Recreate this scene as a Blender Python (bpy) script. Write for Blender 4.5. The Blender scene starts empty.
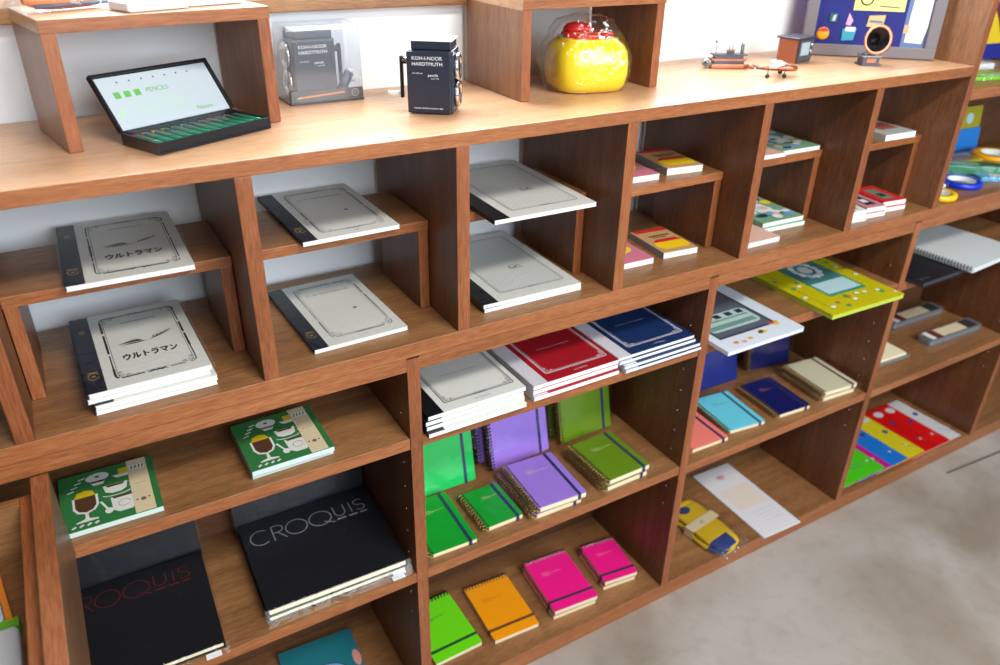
import bpy, math, random
from mathutils import Vector, Matrix, Euler
random.seed(7)
COL = bpy.context.scene.collection
R = math.radians

# ------------------------------------------------------------------ materials
def lin(c):
    return tuple((v / 12.92 if v <= 0.04045 else ((v + 0.055) / 1.055) ** 2.4) for v in [x / 255 for x in c]) + (1.0,)

MATS = {}
def mat(name, rgb, rough=0.5, metal=0.0, spec=0.5, coat=0.0, bump=0.0, bscale=400.0):
    if name in MATS: return MATS[name]
    m = bpy.data.materials.new(name); m.use_nodes = True
    nt = m.node_tree; b = nt.nodes['Principled BSDF']
    b.inputs['Base Color'].default_value = lin(rgb)
    b.inputs['Roughness'].default_value = rough
    b.inputs['Metallic'].default_value = metal
    b.inputs['Specular IOR Level'].default_value = spec
    b.inputs['Coat Weight'].default_value = coat
    tc = nt.nodes.new('ShaderNodeTexCoord'); n = nt.nodes.new('ShaderNodeTexNoise')
    n.inputs['Scale'].default_value = bscale; n.inputs['Detail'].default_value = 3
    nt.links.new(tc.outputs['Object'], n.inputs['Vector'])
    if bump > 0:
        bp = nt.nodes.new('ShaderNodeBump'); bp.inputs['Strength'].default_value = bump; bp.inputs['Distance'].default_value = 0.001
        nt.links.new(n.outputs['Fac'], bp.inputs['Height']); nt.links.new(bp.outputs['Normal'], b.inputs['Normal'])
    mx = nt.nodes.new('ShaderNodeMix'); mx.data_type = 'RGBA'; mx.blend_type = 'MULTIPLY'
    mx.inputs[0].default_value = 0.06
    mx.inputs[6].default_value = lin(rgb)
    nt.links.new(n.outputs['Fac'], mx.inputs[7]); nt.links.new(mx.outputs[2], b.inputs['Base Color'])
    MATS[name] = m
    return m

def wood(name, axis, dark, mid, light, rough=0.38):
    m = bpy.data.materials.new(name); m.use_nodes = True
    nt = m.node_tree; N = nt.nodes; L = nt.links; b = N['Principled BSDF']
    tc = N.new('ShaderNodeTexCoord'); oi = N.new('ShaderNodeObjectInfo')
    add = N.new('ShaderNodeVectorMath'); add.operation = 'ADD'
    sc = N.new('ShaderNodeVectorMath'); sc.operation = 'SCALE'; sc.inputs['Scale'].default_value = 7.3
    cb = N.new('ShaderNodeCombineXYZ')
    for k in range(3): L.new(oi.outputs['Random'], cb.inputs[k])
    L.new(cb.outputs[0], sc.inputs[0]); L.new(tc.outputs['Object'], add.inputs[0]); L.new(sc.outputs[0], add.inputs[1])
    def noise(long_s, cross_s, detail, rough_=0.6, dist=0.0):
        mp = N.new('ShaderNodeMapping'); s = [cross_s] * 3; s['xyz'.index(axis)] = long_s
        mp.inputs['Scale'].default_value = s
        n = N.new('ShaderNodeTexNoise'); n.inputs['Scale'].default_value = 1.0
        n.inputs['Detail'].default_value = detail; n.inputs['Roughness'].default_value = rough_
        n.inputs['Distortion'].default_value = dist
        L.new(add.outputs[0], mp.inputs['Vector']); L.new(mp.outputs[0], n.inputs['Vector'])
        return n.outputs['Fac']
    pores = noise(45.0, 700.0, 3)
    band = noise(2.6, 42.0, 4, 0.6, 0.6)
    blotch = noise(3.0, 9.0, 2)
    def math_(op, a, bb):
        q = N.new('ShaderNodeMath'); q.operation = op
        for i, v in enumerate((a, bb)):
            if isinstance(v, (int, float)): q.inputs[i].default_value = v
            else: L.new(v, q.inputs[i])
        return q.outputs[0]
    s = math_('ADD', math_('ADD', math_('MULTIPLY', pores, 0.5), math_('MULTIPLY', band, 0.3)), math_('MULTIPLY', blotch, 0.2))
    r = N.new('ShaderNodeValToRGB'); e = r.color_ramp.elements
    e[0].position = 0.33; e[0].color = lin(dark); e[1].position = 0.66; e[1].color = lin(light)
    k = e.new(0.5); k.color = lin(mid)
    L.new(s, r.inputs[0]); L.new(r.outputs[0], b.inputs['Base Color'])
    b.inputs['Roughness'].default_value = rough
    b.inputs['Specular IOR Level'].default_value = 0.42
    bp = N.new('ShaderNodeBump'); bp.inputs['Strength'].default_value = 0.12; bp.inputs['Distance'].default_value = 0.0006
    L.new(pores, bp.inputs['Height']); L.new(bp.outputs[0], b.inputs['Normal'])
    return m

EDGE_X = wood('lauan_edge_along_x', 'x', (104, 58, 30), (144, 86, 48), (170, 112, 70))
EDGE_Z = wood('lauan_edge_along_z', 'z', (94, 50, 26), (134, 76, 42), (158, 100, 62))
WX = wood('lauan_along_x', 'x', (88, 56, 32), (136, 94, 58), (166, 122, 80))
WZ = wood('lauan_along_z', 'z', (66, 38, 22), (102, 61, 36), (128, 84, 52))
WTOP = wood('lauan_varnished_top', 'x', (150, 106, 74), (194, 148, 110), (212, 172, 136), 0.30)
EDGE_Y = wood('lauan_edge_along_y', 'y', (98, 52, 28), (136, 80, 46), (160, 104, 66))
WYF = wood('lauan_face_along_y', 'y', (66, 46, 32), (100, 70, 48), (124, 90, 62))
WYD = wood('lauan_along_y', 'y', (96, 50, 26), (138, 78, 42), (160, 98, 58))
WZP = wood('lauan_post', 'z', (92, 58, 36), (130, 86, 56), (154, 108, 74))
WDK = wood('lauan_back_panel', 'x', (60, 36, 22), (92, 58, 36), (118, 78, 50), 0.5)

def film(name, fac=0.12, rough=0.07, tint=(1, 1, 1), crinkle=0.5, scale=28.0):
    m = bpy.data.materials.new(name); m.use_nodes = True
    nt = m.node_tree; N = nt.nodes; L = nt.links
    for n in list(N): N.remove(n)
    out = N.new('ShaderNodeOutputMaterial'); mix = N.new('ShaderNodeMixShader')
    tr = N.new('ShaderNodeBsdfTransparent'); tr.inputs[0].default_value = tint + (1,)
    gl = N.new('ShaderNodeBsdfGlossy'); gl.inputs['Roughness'].default_value = rough
    lw = N.new('ShaderNodeLayerWeight'); lw.inputs[0].default_value = 0.25
    mp = N.new('ShaderNodeMapRange'); mp.inputs[1].default_value = 0; mp.inputs[2].default_value = 1
    mp.inputs[3].default_value = fac * 0.4; mp.inputs[4].default_value = min(1, fac * 4)
    tc = N.new('ShaderNodeTexCoord'); ns = N.new('ShaderNodeTexNoise'); ns.inputs['Scale'].default_value = scale
    ns.inputs['Detail'].default_value = 2; ns.inputs['Distortion'].default_value = 1.2
    bp = N.new('ShaderNodeBump'); bp.inputs['Strength'].default_value = crinkle; bp.inputs['Distance'].default_value = 0.004
    L.new(tc.outputs['Object'], ns.inputs['Vector']); L.new(ns.outputs['Fac'], bp.inputs['Height'])
    L.new(bp.outputs[0], gl.inputs['Normal'])
    L.new(lw.outputs['Facing'], mp.inputs[0]); L.new(mp.outputs[0], mix.inputs[0])
    L.new(tr.outputs[0], mix.inputs[1]); L.new(gl.outputs[0], mix.inputs[2]); L.new(mix.outputs[0], out.inputs[0])
    return m
FILM = film('cellophane_film', 0.05, 0.05, (1, 1, 1), 0.9, 22.0)
FILMC = film('crumpled_cellophane', 0.13, 0.06, (1, 1, 1), 1.0, 60.0)
def milky(name, haze):
    m = film(name, 0.16, 0.15, (0.95, 0.97, 1.0), 0.03, 10.0)
    nt = m.node_tree; N = nt.nodes; L = nt.links; out = [n for n in N if n.type == 'OUTPUT_MATERIAL'][0]
    src = out.inputs[0].links[0].from_socket
    d = N.new('ShaderNodeBsdfDiffuse'); d.inputs[0].default_value = (0.82, 0.88, 0.95, 1)
    t = N.new('ShaderNodeBsdfTranslucent'); t.inputs[0].default_value = (0.82, 0.88, 0.95, 1)
    ad = N.new('ShaderNodeMixShader'); L.new(d.outputs[0], ad.inputs[1]); L.new(t.outputs[0], ad.inputs[2]); ad.inputs[0].default_value = 0.5
    mx = N.new('ShaderNodeMixShader'); mx.inputs[0].default_value = haze
    L.new(src, mx.inputs[1]); L.new(ad.outputs[0], mx.inputs[2]); L.new(mx.outputs[0], out.inputs[0])
    return m
CASE = milky('frosted_clear_case', 0.12)
GLASS = film('window_glass', 0.08, 0.02, (0.97, 0.99, 1.0), 0.0, 1.0)

def wallmat():
    m = bpy.data.materials.new('white_wallpaper'); m.use_nodes = True
    nt = m.node_tree; b = nt.nodes['Principled BSDF']
    b.inputs['Base Color'].default_value = lin((232, 236, 238)); b.inputs['Roughness'].default_value = 0.8
    tc = nt.nodes.new('ShaderNodeTexCoord'); n = nt.nodes.new('ShaderNodeTexNoise'); n.inputs['Scale'].default_value = 160
    bp = nt.nodes.new('ShaderNodeBump'); bp.inputs['Strength'].default_value = 0.25; bp.inputs['Distance'].default_value = 0.001
    nt.links.new(tc.outputs['Object'], n.inputs['Vector']); nt.links.new(n.outputs['Fac'], bp.inputs['Height']); nt.links.new(bp.outputs[0], b.inputs['Normal'])
    return m
def floormat():
    m = bpy.data.materials.new('worn_concrete'); m.use_nodes = True
    nt = m.node_tree; N = nt.nodes; L = nt.links; b = N['Principled BSDF']
    tc = N.new('ShaderNodeTexCoord')
    def nz(s, d, dist=0):
        n = N.new('ShaderNodeTexNoise'); n.inputs['Scale'].default_value = s; n.inputs['Detail'].default_value = d
        n.inputs['Distortion'].default_value = dist; L.new(tc.outputs['Object'], n.inputs['Vector']); return n.outputs['Fac']
    r1 = N.new('ShaderNodeValToRGB'); e = r1.color_ramp.elements
    e[0].position = 0.33; e[0].color = lin((138, 124, 110)); e[1].position = 0.67; e[1].color = lin((176, 168, 162))
    k = e.new(0.5); k.color = lin((158, 147, 136))
    L.new(nz(2.4, 9, 0.5), r1.inputs[0])
    r2 = N.new('ShaderNodeValToRGB'); f = r2.color_ramp.elements
    f[0].position = 0.25; f[0].color = (0.62, 0.6, 0.57, 1); f[1].position = 0.5; f[1].color = (1, 1, 1, 1)
    L.new(nz(26, 6, 0.4), r2.inputs[0])
    mx = N.new('ShaderNodeMix'); mx.data_type = 'RGBA'; mx.blend_type = 'MULTIPLY'; mx.inputs[0].default_value = 0.32
    L.new(r1.outputs[0], mx.inputs[6]); L.new(r2.outputs[0], mx.inputs[7])
    L.new(mx.outputs[2], b.inputs['Base Color']); b.inputs['Roughness'].default_value = 0.55
    bp = N.new('ShaderNodeBump'); bp.inputs['Strength'].default_value = 0.15; bp.inputs['Distance'].default_value = 0.003
    L.new(nz(90, 4), bp.inputs['Height']); L.new(bp.outputs[0], b.inputs['Normal'])
    return m

PAPER = mat('white_paper', (232, 234, 230), 0.75)
CREAM = mat('cream_paper', (236, 226, 190), 0.75)
COVER_W = mat('grey_white_cover', (214, 216, 210), 0.55)
GRIDW = mat('grid_printed_cover', (204, 207, 203), 0.55)
NAVYTAPE = mat('navy_cloth_tape', (24, 28, 44), 0.5, bump=0.3, bscale=1500)
BLACKTAPE = mat('black_cloth_tape', (14, 14, 18), 0.45)
INK = mat('black_ink', (28, 28, 32), 0.5)
INKG = mat('grey_ink', (98, 102, 108), 0.5)
GOLD = mat('gold_foil', (190, 160, 90), 0.35, 0.6)
SILVER = mat('silver_foil', (196, 204, 212), 0.3, 0.5)
REDF = mat('red_foil', (112, 36, 36), 0.35, 0.2)
BLACK = mat('black_board', (22, 22, 28), 0.5)
BRONZE = mat('bronze_wire', (150, 118, 70), 0.3, 0.9)
STEEL = mat('steel_wire', (170, 172, 172), 0.25, 0.95)
DARKWIRE = mat('dark_wire', (60, 56, 50), 0.35, 0.8)
WHITE = mat('white_plastic', (238, 240, 242), 0.4)
CHROME = mat('chrome', (225, 226, 228), 0.12, 1.0)
COPPER = mat('antique_copper', (176, 112, 84), 0.3, 0.85)
GUN = mat('dark_die_cast_metal', (84, 84, 94), 0.35, 0.8)

# ------------------------------------------------------------------ mesh builder
_text_cache = {}
def text_mesh(s):
    if s not in _text_cache:
        cu = bpy.data.curves.new('lettering_source', 'FONT'); cu.body = s; cu.size = 1.0; cu.resolution_u = 3
        o = bpy.data.objects.new('lettering_source', cu); COL.objects.link(o)
        dg = bpy.context.evaluated_depsgraph_get(); dg.update()
        me = o.evaluated_get(dg).to_mesh()
        vs = [tuple(v.co) for v in me.vertices]; fs = [tuple(p.vertices) for p in me.polygons]
        o.evaluated_get(dg).to_mesh_clear()
        bpy.data.objects.remove(o); bpy.data.curves.remove(cu)
        xs = [v[0] for v in vs] or [0]; ys = [v[1] for v in vs] or [0]
        _text_cache[s] = (vs, fs, min(xs), max(xs), min(ys), max(ys))
    return _text_cache[s]

class MB:
    def __init__(s): s.v = []; s.f = []; s.fm = []; s.mats = []; s.sm = []
    def mi(s, m):
        if m not in s.mats: s.mats.append(m)
        return s.mats.index(m)
    def add(s, vs, fs, m, xf=None, smooth=False):
        o = len(s.v); k = s.mi(m)
        for p in vs: s.v.append(tuple(xf @ Vector(p)) if xf is not None else tuple(p))
        for q in fs: s.f.append(tuple(i + o for i in q)); s.fm.append(k); s.sm.append(smooth)
        return s
    def box(s, x0, x1, y0, y1, z0, z1, m, xf=None):
        vs = [(x, y, z) for z in (z0, z1) for y in (y0, y1) for x in (x0, x1)]
        fs = [(0, 2, 3, 1), (4, 5, 7, 6), (0, 1, 5, 4), (2, 6, 7, 3), (0, 4, 6, 2), (1, 3, 7, 5)]
        return s.add(vs, fs, m, xf)
    def board(s, x0, x1, y0, y1, z0, z1, face, edge):
        """wooden board: veneered faces, lighter edge strip towards the room"""
        vs = [(x, y, z) for z in (z0, z1) for y in (y0, y1) for x in (x0, x1)]
        s.add(vs, [(0, 2, 3, 1), (4, 5, 7, 6), (2, 6, 7, 3), (0, 4, 6, 2), (1, 3, 7, 5)], face)
        o = len(s.v) - 8
        s.f.append((o, o + 1, o + 5, o + 4)); s.fm.append(s.mi(edge)); s.sm.append(False)
        return s
    def prism(s, poly, z0, z1, m, xf=None, mside=None):
        n = len(poly)
        a = sum(poly[i][0] * poly[(i + 1) % n][1] - poly[(i + 1) % n][0] * poly[i][1] for i in range(n))
        if a < 0: poly = poly[::-1]
        vs = [(x, y, z0) for x, y in poly] + [(x, y, z1) for x, y in poly]
        s.add(vs, [tuple(range(n - 1, -1, -1)), tuple(range(n, 2 * n))] + [(i, (i + 1) % n, n + (i + 1) % n, n + i) for i in range(n)], m, xf)
        return s
    def flat(s, poly, z, m, xf=None):
        n = len(poly)
        a = sum(poly[i][0] * poly[(i + 1) % n][1] - poly[(i + 1) % n][0] * poly[i][1] for i in range(n))
        if a < 0: poly = poly[::-1]
        return s.add([(x, y, z) for x, y in poly], [tuple(range(n))], m, xf)
    def rect(s, x0, x1, y0, y1, z, m, xf=None):
        return s.flat([(x0, y0), (x1, y0), (x1, y1), (x0, y1)], z, m, xf)
    def disc(s, cx, cy, rx, z, m, ry=None, n=24, xf=None):
        ry = ry or rx
        return s.flat([(cx + rx * math.cos(2 * math.pi * i / n), cy + ry * math.sin(2 * math.pi * i / n)) for i in range(n)], z, m, xf)
    def strip(s, pts, w, z, m, closed=False, xf=None):
        n = len(pts); L_ = []; R_ = []
        for i in range(n):
            a = pts[(i - 1) % n] if (closed or i > 0) else pts[i]
            b = pts[(i + 1) % n] if (closed or i < n - 1) else pts[i]
            dx, dy = b[0] - a[0], b[1] - a[1]; l = math.hypot(dx, dy) or 1
            nx, ny = -dy / l * w / 2, dx / l * w / 2
            L_.append((pts[i][0] + nx, pts[i][1] + ny, z)); R_.append((pts[i][0] - nx, pts[i][1] - ny, z))
        fs = [(n + i, n + (i + 1) % n, (i + 1) % n, i) for i in range(n if closed else n - 1)]
        return s.add(L_ + R_, fs, m, xf)
    def tube(s, pts, r, m, n=6, closed=False, xf=None, caps=True, radii=None):
        P = [Vector(p) for p in pts]; N_ = len(P); vs = []; up = None
        for i in range(N_):
            a = P[(i - 1) % N_] if (closed or i > 0) else P[i]
            b = P[(i + 1) % N_] if (closed or i < N_ - 1) else P[i]
            t = (b - a).normalized()
            if up is None:
                up = Vector((0, 0, 1)) if abs(t.z) < 0.9 else Vector((1, 0, 0))
            u = t.cross(up); u = u.normalized() if u.length > 1e-6 else t.orthogonal().normalized()
            w = u.cross(t); up = w
            rr = radii[i] if radii else r
            for k in range(n):
                an = 2 * math.pi * k / n
                vs.append(P[i] + (u * math.cos(an) + w * math.sin(an)) * rr)
        fs = []
        for i in range(N_ if closed else N_ - 1):
            j = (i + 1) % N_
            for k in range(n):
                fs.append((i * n + k, j * n + k, j * n + (k + 1) % n, i * n + (k + 1) % n))
        if caps and not closed:
            fs.append(tuple(range(n))); fs.append(tuple((N_ - 1) * n + k for k in range(n - 1, -1, -1)))
        return s.add(vs, fs, m, xf, True)
    def lathe(s, prof, m, n=32, xf=None, power=2.0, sx=1.0, sy=1.0, smooth=True):
        vs = []
        for r_, z in prof:
            for k in range(n):
                a = 2 * math.pi * k / n; c, d = math.cos(a), math.sin(a)
                q = (abs(c) ** power + abs(d) ** power) ** (-1 / power)
                vs.append((r_ * q * c * sx, r_ * q * d * sy, z))
        fs = []
        for i in range(len(prof) - 1):
            for k in range(n):
                fs.append((i * n + k, i * n + (k + 1) % n, (i + 1) * n + (k + 1) % n, (i + 1) * n + k))
        if prof[0][0] > 1e-5: fs.append(tuple(range(n - 1, -1, -1)))
        if prof[-1][0] > 1e-5: fs.append(tuple((len(prof) - 1) * n + k for k in range(n)))
        return s.add(vs, fs, m, xf, smooth)
    def text(s, st, x, y, h, z, m, xf=None, center=False, width=None):
        """flat lettering, capital height h, baseline start (x, y)"""
        vs, fs, x0, x1, y0, y1 = text_mesh(st)
        k = h / 0.72; kx = k
        if width: kx = width / max(x1 - x0, 1e-6)
        ox = x - (x0 + x1) / 2 * kx if center else x - x0 * kx
        return s.add([(ox + a * kx, y + b * k, z) for a, b, c in vs], fs, m, xf)
    def build(s, name, parent=None, loc=(0, 0, 0), rot=(0, 0, 0), bevel=0.0, label=None, seg=2):
        me = bpy.data.meshes.new(name); me.from_pydata(s.v, [], s.f)
        for m in s.mats: me.materials.append(m)
        me.polygons.foreach_set('material_index', s.fm); me.polygons.foreach_set('use_smooth', s.sm)
        me.update()
        o = bpy.data.objects.new(name, me); COL.objects.link(o)
        o.location = loc; o.rotation_euler = rot
        if parent is not None: o.parent = parent
        if bevel > 0:
            b = o.modifiers.new('edge', 'BEVEL'); b.width = bevel; b.segments = seg; b.limit_method = 'ANGLE'; b.angle_limit = R(50)
        if label: o['label'] = label
        return o

def tag(o, label, cat, group=None):
    o['label'] = label; o['category'] = cat
    if group: o['group'] = group
    return o
def thing(name, loc, rz, label, cat, group=None, rx=0.0):
    o = bpy.data.objects.new(name, None); COL.objects.link(o); o.empty_display_size = 0.02
    o.location = loc; o.rotation_euler = (rx, 0, rz)
    return tag(o, label, cat, group)
def structure(o):
    o['kind'] = 'structure'; return o
def copy_tree(src, parent=None):
    c = src.copy(); COL.objects.link(c); c.parent = parent
    for ch in list(src.children): copy_tree(ch, c)
    return c
def arc(cx, cy, r, a0, a1, n=16, ry=None):
    ry = ry or r
    return [(cx + r * math.cos(R(a0 + (a1 - a0) * i / n)), cy + ry * math.sin(R(a0 + (a1 - a0) * i / n))) for i in range(n + 1)]
def rrect(x0, x1, y0, y1, r, n=5):
    p = []
    for cx, cy, a in ((x1 - r, y0 + r, -90), (x1 - r, y1 - r, 0), (x0 + r, y1 - r, 90), (x0 + r, y0 + r, 180)):
        p += arc(cx, cy, r, a, a + 90, n)
    return p

# ------------------------------------------------------------------ measured levels of the shelving (metres)
ZC = 1.105; ZU = 1.086; ZR = 0.8174; ZN = 0.795; ZB = 0.7729; Z0 = 0.0413
TU = 0.0194; TL = 0.0198; DU = 0.2845; WALL = 0.301; BACK = 0.256
UX = [0.0313 + 0.27985 * i for i in range(7)]
LX = [-0.0718, 0.5079, 1.0883, 1.6677, 2.2475, 2.8273]
S1 = 0.655; S2 = 0.376; S2B = 0.3705; S2C = 0.3685; ST = 0.020
XL, XR = -0.62, 2.8475
G = 0.0004

# ------------------------------------------------------------------ setting
structure(MB().box(-1.2, 3.6, -2.6, 0.31, -0.05, 0.0, floormat()).build('floor'))
structure(MB().add([(2.086, -0.046, .0012), (2.9, -0.105, .0012), (2.9, -0.111, .0012), (2.086, -0.052, .0012),
                    (2.086, -0.046, -.01), (2.9, -0.105, -.01), (2.9, -0.111, -.01), (2.086, -0.052, -.01)],
                   [(0, 1, 2, 3), (4, 7, 6, 5), (0, 4, 5, 1), (1, 5, 6, 2), (2, 6, 7, 3), (3, 7, 4, 0)], mat('joint_filler', (98, 88, 80), 0.8)).build('trim_2'))
WM = wallmat()
wb = MB(); wb.box(-1.2, 3.6, WALL, 0.40, -0.05, 1.222, WM); wb.box(-1.2, 3.6, WALL, 0.40, 2.15, 2.6, WM)
wb.box(-1.2, -0.75, WALL, 0.40, 1.222, 2.15, WM); wb.box(2.6, 3.6, WALL, 0.40, 1.222, 2.15, WM)
structure(wb.build('wall_back'))
structure(MB().box(-0.75, 2.6, WALL - 0.022, 0.40, 1.223, 1.242, WX).build('trim_1', bevel=0.002))
wf = MB()
for x in (-0.75, 0.35, 1.45, 2.55): wf.box(x, x + 0.05, 0.33, 0.38, 1.2425, 2.1, WX)
wf.box(-0.75, 2.6, 0.331, 0.379, 2.1, 2.15, WX)
wo = structure(wf.build('window_1', bevel=0.002))
g = MB().box(-0.70, 2.55, 0.352, 0.356, 1.243, 2.1, GLASS).build('glass', wo); structure(g)

# ------------------------------------------------------------------ upper shelf unit
up = thing('upper_shelf_unit', (0, 0, ZN), 0, 'long brown wooden pigeonhole unit under the counter top, against the white wall', 'shelf unit')
U = lambda z: z - ZN
MB().board(XL, UX[6] - 0.0002, 0, WALL - 0.001, U(ZU), U(ZC), WTOP, EDGE_X).build('counter_top', up, bevel=0.0012, label='broad varnished counter top')
MB().board(XL, XR, 0.0, DU, 0.0, U(ZR), WX, EDGE_X).build('bottom_board', up, bevel=0.0008)
for i, x in enumerate(UX[:6]):
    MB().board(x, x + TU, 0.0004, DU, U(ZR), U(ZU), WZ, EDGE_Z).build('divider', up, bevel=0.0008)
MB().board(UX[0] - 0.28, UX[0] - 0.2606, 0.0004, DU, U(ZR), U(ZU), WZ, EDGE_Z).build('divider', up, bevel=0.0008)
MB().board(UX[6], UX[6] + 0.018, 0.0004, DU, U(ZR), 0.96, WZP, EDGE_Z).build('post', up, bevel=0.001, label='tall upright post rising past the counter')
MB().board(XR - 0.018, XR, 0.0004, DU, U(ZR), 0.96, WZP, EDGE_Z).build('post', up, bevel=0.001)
MB().board(UX[6] + 0.018, XR - 0.0182, 0.0002, DU, U(1.038), U(1.058), WX, EDGE_X).build('shelf_board', up, bevel=0.0008)
MB().box(UX[6] + 0.018, XR - 0.0182, DU - 0.012, DU, U(ZR), 0.96, WDK).build('back_panel', up)

# ------------------------------------------------------------------ lower shelf unit
lo = thing('lower_shelf_unit', (0, 0, 0), 0, 'brown wooden shelf unit standing on the concrete floor below the pigeonholes', 'shelf unit')
nb = [(x, x + TL) for x in LX]
notch = [(XL, ZN - 0.0002)]
# top board with notches for the uprights
tb = MB(); xs = [XL] + [v for a in nb for v in a] + [XR]
for i in range(0, len(xs) - 1, 2):
    if xs[i + 1] - xs[i] > 0.01: tb.board(xs[i], xs[i + 1], 0.0, 0.012, ZB, ZN - 0.0002, WX, EDGE_X)
tb.box(XL, XR, 0.012, DU, ZB, ZN - 0.0002, WX)
tb.build('top_board', lo)
MB().board(XL, XR, 0.0, BACK + 0.01, 0.0, Z0, WX, EDGE_X).build('bottom_board', lo, bevel=0.0015)
pegz = [0.259 + 0.0474 * i for i in range(10)]
for i, x in enumerate(LX):
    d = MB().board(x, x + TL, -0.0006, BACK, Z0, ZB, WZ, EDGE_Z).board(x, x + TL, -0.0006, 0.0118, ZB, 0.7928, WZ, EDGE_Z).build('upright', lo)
    for z in pegz:
        if i in (0, 5) or any(abs(z - s) < 0.016 for s in (S1 - .01, S2 - .01)): continue
        MB().lathe([(0.0, 0.0), (0.0028, 0.0), (0.0028, 0.0012), (0.0012, 0.0016), (0.0, 0.0016)], BRONZE if z > .6 and i == 3 else STEEL, 10,
                   Matrix.Translation((x, 0.031, z)) @ Euler((0, R(-90), 0)).to_matrix().to_4x4()).build('peg_socket', d)
MB().box(XL, XR, BACK, BACK + 0.008, Z0, ZB, WDK).build('back_panel', lo)
def shelf(x0, x1, z, t=ST):
    MB().board(x0 + 0.0004, x1 - 0.0004, 0.0002, BACK - 0.0004, z - t, z, WX, EDGE_X).build('shelf_board', lo, bevel=0.0008)
for i, zz in ((0, (S1, S2)), (1, (S1, S2)), (2, (0.654, S2B)), (3, (0.652, S2C))):
    for z in zz: shelf(LX[i] + TL, LX[i + 1], z)
shelf(XL, LX[0], S1); shelf(XL, LX[0], S2); shelf(LX[4] + TL, LX[5], 0.45)

# ------------------------------------------------------------------ small riser stands
def riser(loc, rz, w, d, h, label, group, t=0.0155, face=None):
    face = face or WX
    r = thing('riser_stand', loc, rz, label, 'riser', group)
    MB().board(-w / 2, w / 2, 0, d, h - 0.0145, h, face, EDGE_X).build('top_board', r, bevel=0.0008)
    for sx in (-1, 1):
        x0 = -w / 2 + 0.0006 if sx < 0 else w / 2 - t - 0.0006
        MB().board(x0, x0 + t, 0.001, d, 0, h - 0.0145, WZ if face is WX else WZP, EDGE_Z).build('leg', r, bevel=0.0008)
    return r
RH = 0.9575 - ZR
names = ['brown wooden riser in the pigeonhole holding the stack of four thin notebooks',
         'brown wooden riser carrying one white navy-spined notebook, in second pigeonhole',
         'brown wooden riser under the grid-covered notebook that juts past its edge',
         'brown wooden riser carrying a red-and-yellow and a pink booklet',
         'brown wooden riser carrying green-and-white illustrated booklets',
         'brown wooden riser carrying one small grey booklet, in pigeonhole beside the tall post']
for i in range(6):
    x0, x1 = UX[i] + TU + 0.0006, UX[i + 1] - 0.0006
    y = (0.091, 0.091, 0.088, 0.067, 0.086, 0.066)[i]
    riser(((x0 + x1) / 2, y, ZR + G), 0, x1 - x0, 0.148, RH, names[i], 'risers in the pigeonholes')
rL = R(9.6)
riser((0.286, 0.132, ZC + G), rL, 0.258, 0.14, 0.1405, 'wooden riser stand on counter sheltering the open pencil tin', 'risers on the counter', face=WTOP)
riser((0.887, 0.1135, ZC + G), 0, 0.261, 0.17, 0.1400, 'wooden riser stand on counter straddling the yellow jar', 'risers on the counter', face=WTOP)
tray = thing('display_tray', (-0.25, -0.35, 0), 0, 'open shallow wooden display tray on legs, butting against the shelf unit by the sketchbooks', 'tray')
X_ = lambda v: v + 0.25
sb = MB().box(X_(0.0335), X_(0.0528), -0.35, 0.3485, 0.645, 0.7725, WYF); sb.fm[1] = sb.mi(EDGE_Y); sb.build('side_board', tray, bevel=0.001)
MB().box(X_(0.0190), X_(0.0333), -0.35, 0.338, 0.645, 0.757, WYD).build('inner_side', tray, bevel=0.0006)
MB().board(-0.30, X_(0.0188), 0.323, 0.338, 0.645, 0.757, WX, WX).build('back_board', tray, bevel=0.0006)
MB().box(-0.30, -0.285, -0.35, 0.3225, 0.645, 0.757, WYD).build('inner_side', tray)
MB().box(-0.2848, X_(0.0188), -0.35, 0.3228, 0.660, 0.674, WX).build('bottom_panel', tray)
for lx in (-0.29, X_(-0.035)):
    for ly in (-0.34, 0.28): MB().box(lx, lx + 0.045, ly, ly + 0.045, 0, 0.6448, WZ).build('leg', tray, bevel=0.001)

# ------------------------------------------------------------------ notebooks with plain covers
def frame_print(b, x0, x1, y0, y1, z, m, w=0.0011, curls=True, broken=False):
    if broken:
        p = rrect(x0, x1, y0, y1, 0.008)
        n = len(p)
        q = []
        for i in range(n):
            a, c = p[i], p[(i + 1) % n]; L_ = math.hypot(c[0] - a[0], c[1] - a[1]); k = max(1, int(L_ / 0.006))
            q += [(a[0] + (c[0] - a[0]) * j / k, a[1] + (c[1] - a[1]) * j / k) for j in range(k)]
        i = 0
        while i < len(q):
            L_ = random.choice((3, 5, 6)); seg = q[i:i + L_ + 1]
            if len(seg) > 1: b.strip(seg, random.choice((w, w * 1.7)), z, m)
            i += L_ + random.choice((0, 1))
        b.strip(rrect(x0 + .003, x1 - .003, y0 + .003, y1 - .003, 0.007), w * 0.4, z, m, True)
    else:
        b.strip(rrect(x0, x1, y0, y1, 0.002, 2), w, z, m, True)
        b.strip(rrect(x0 + .0035, x1 - .0035, y0 + .0035, y1 - .0035, 0.002, 2), w * 0.45, z, m, True)
    if curls:
        for cx, cy, sx, sy in ((x0, y0, 1, 1), (x1, y0, -1, 1), (x0, y1, 1, -1), (x1, y1, -1, -1)):
            for k, (u, v, r) in enumerate(((.006, .006, .004), (.014, .0055, .0025), (.0055, .014, .0025))):
                b.strip([(cx + sx * (u + r * (1 - t / 14) * math.cos(t * .55)), cy + sy * (v + r * (1 - t / 14) * math.sin(t * .55))) for t in range(13)], w * .6, z, m)
        mx = (x0 + x1) / 2
        for yy in (y0, y1):
            b.strip([(mx + t * .0012, yy + .0022 * math.sin(t * 1.1)) for t in range(-10, 11)], w * .7, z, m)

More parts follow.
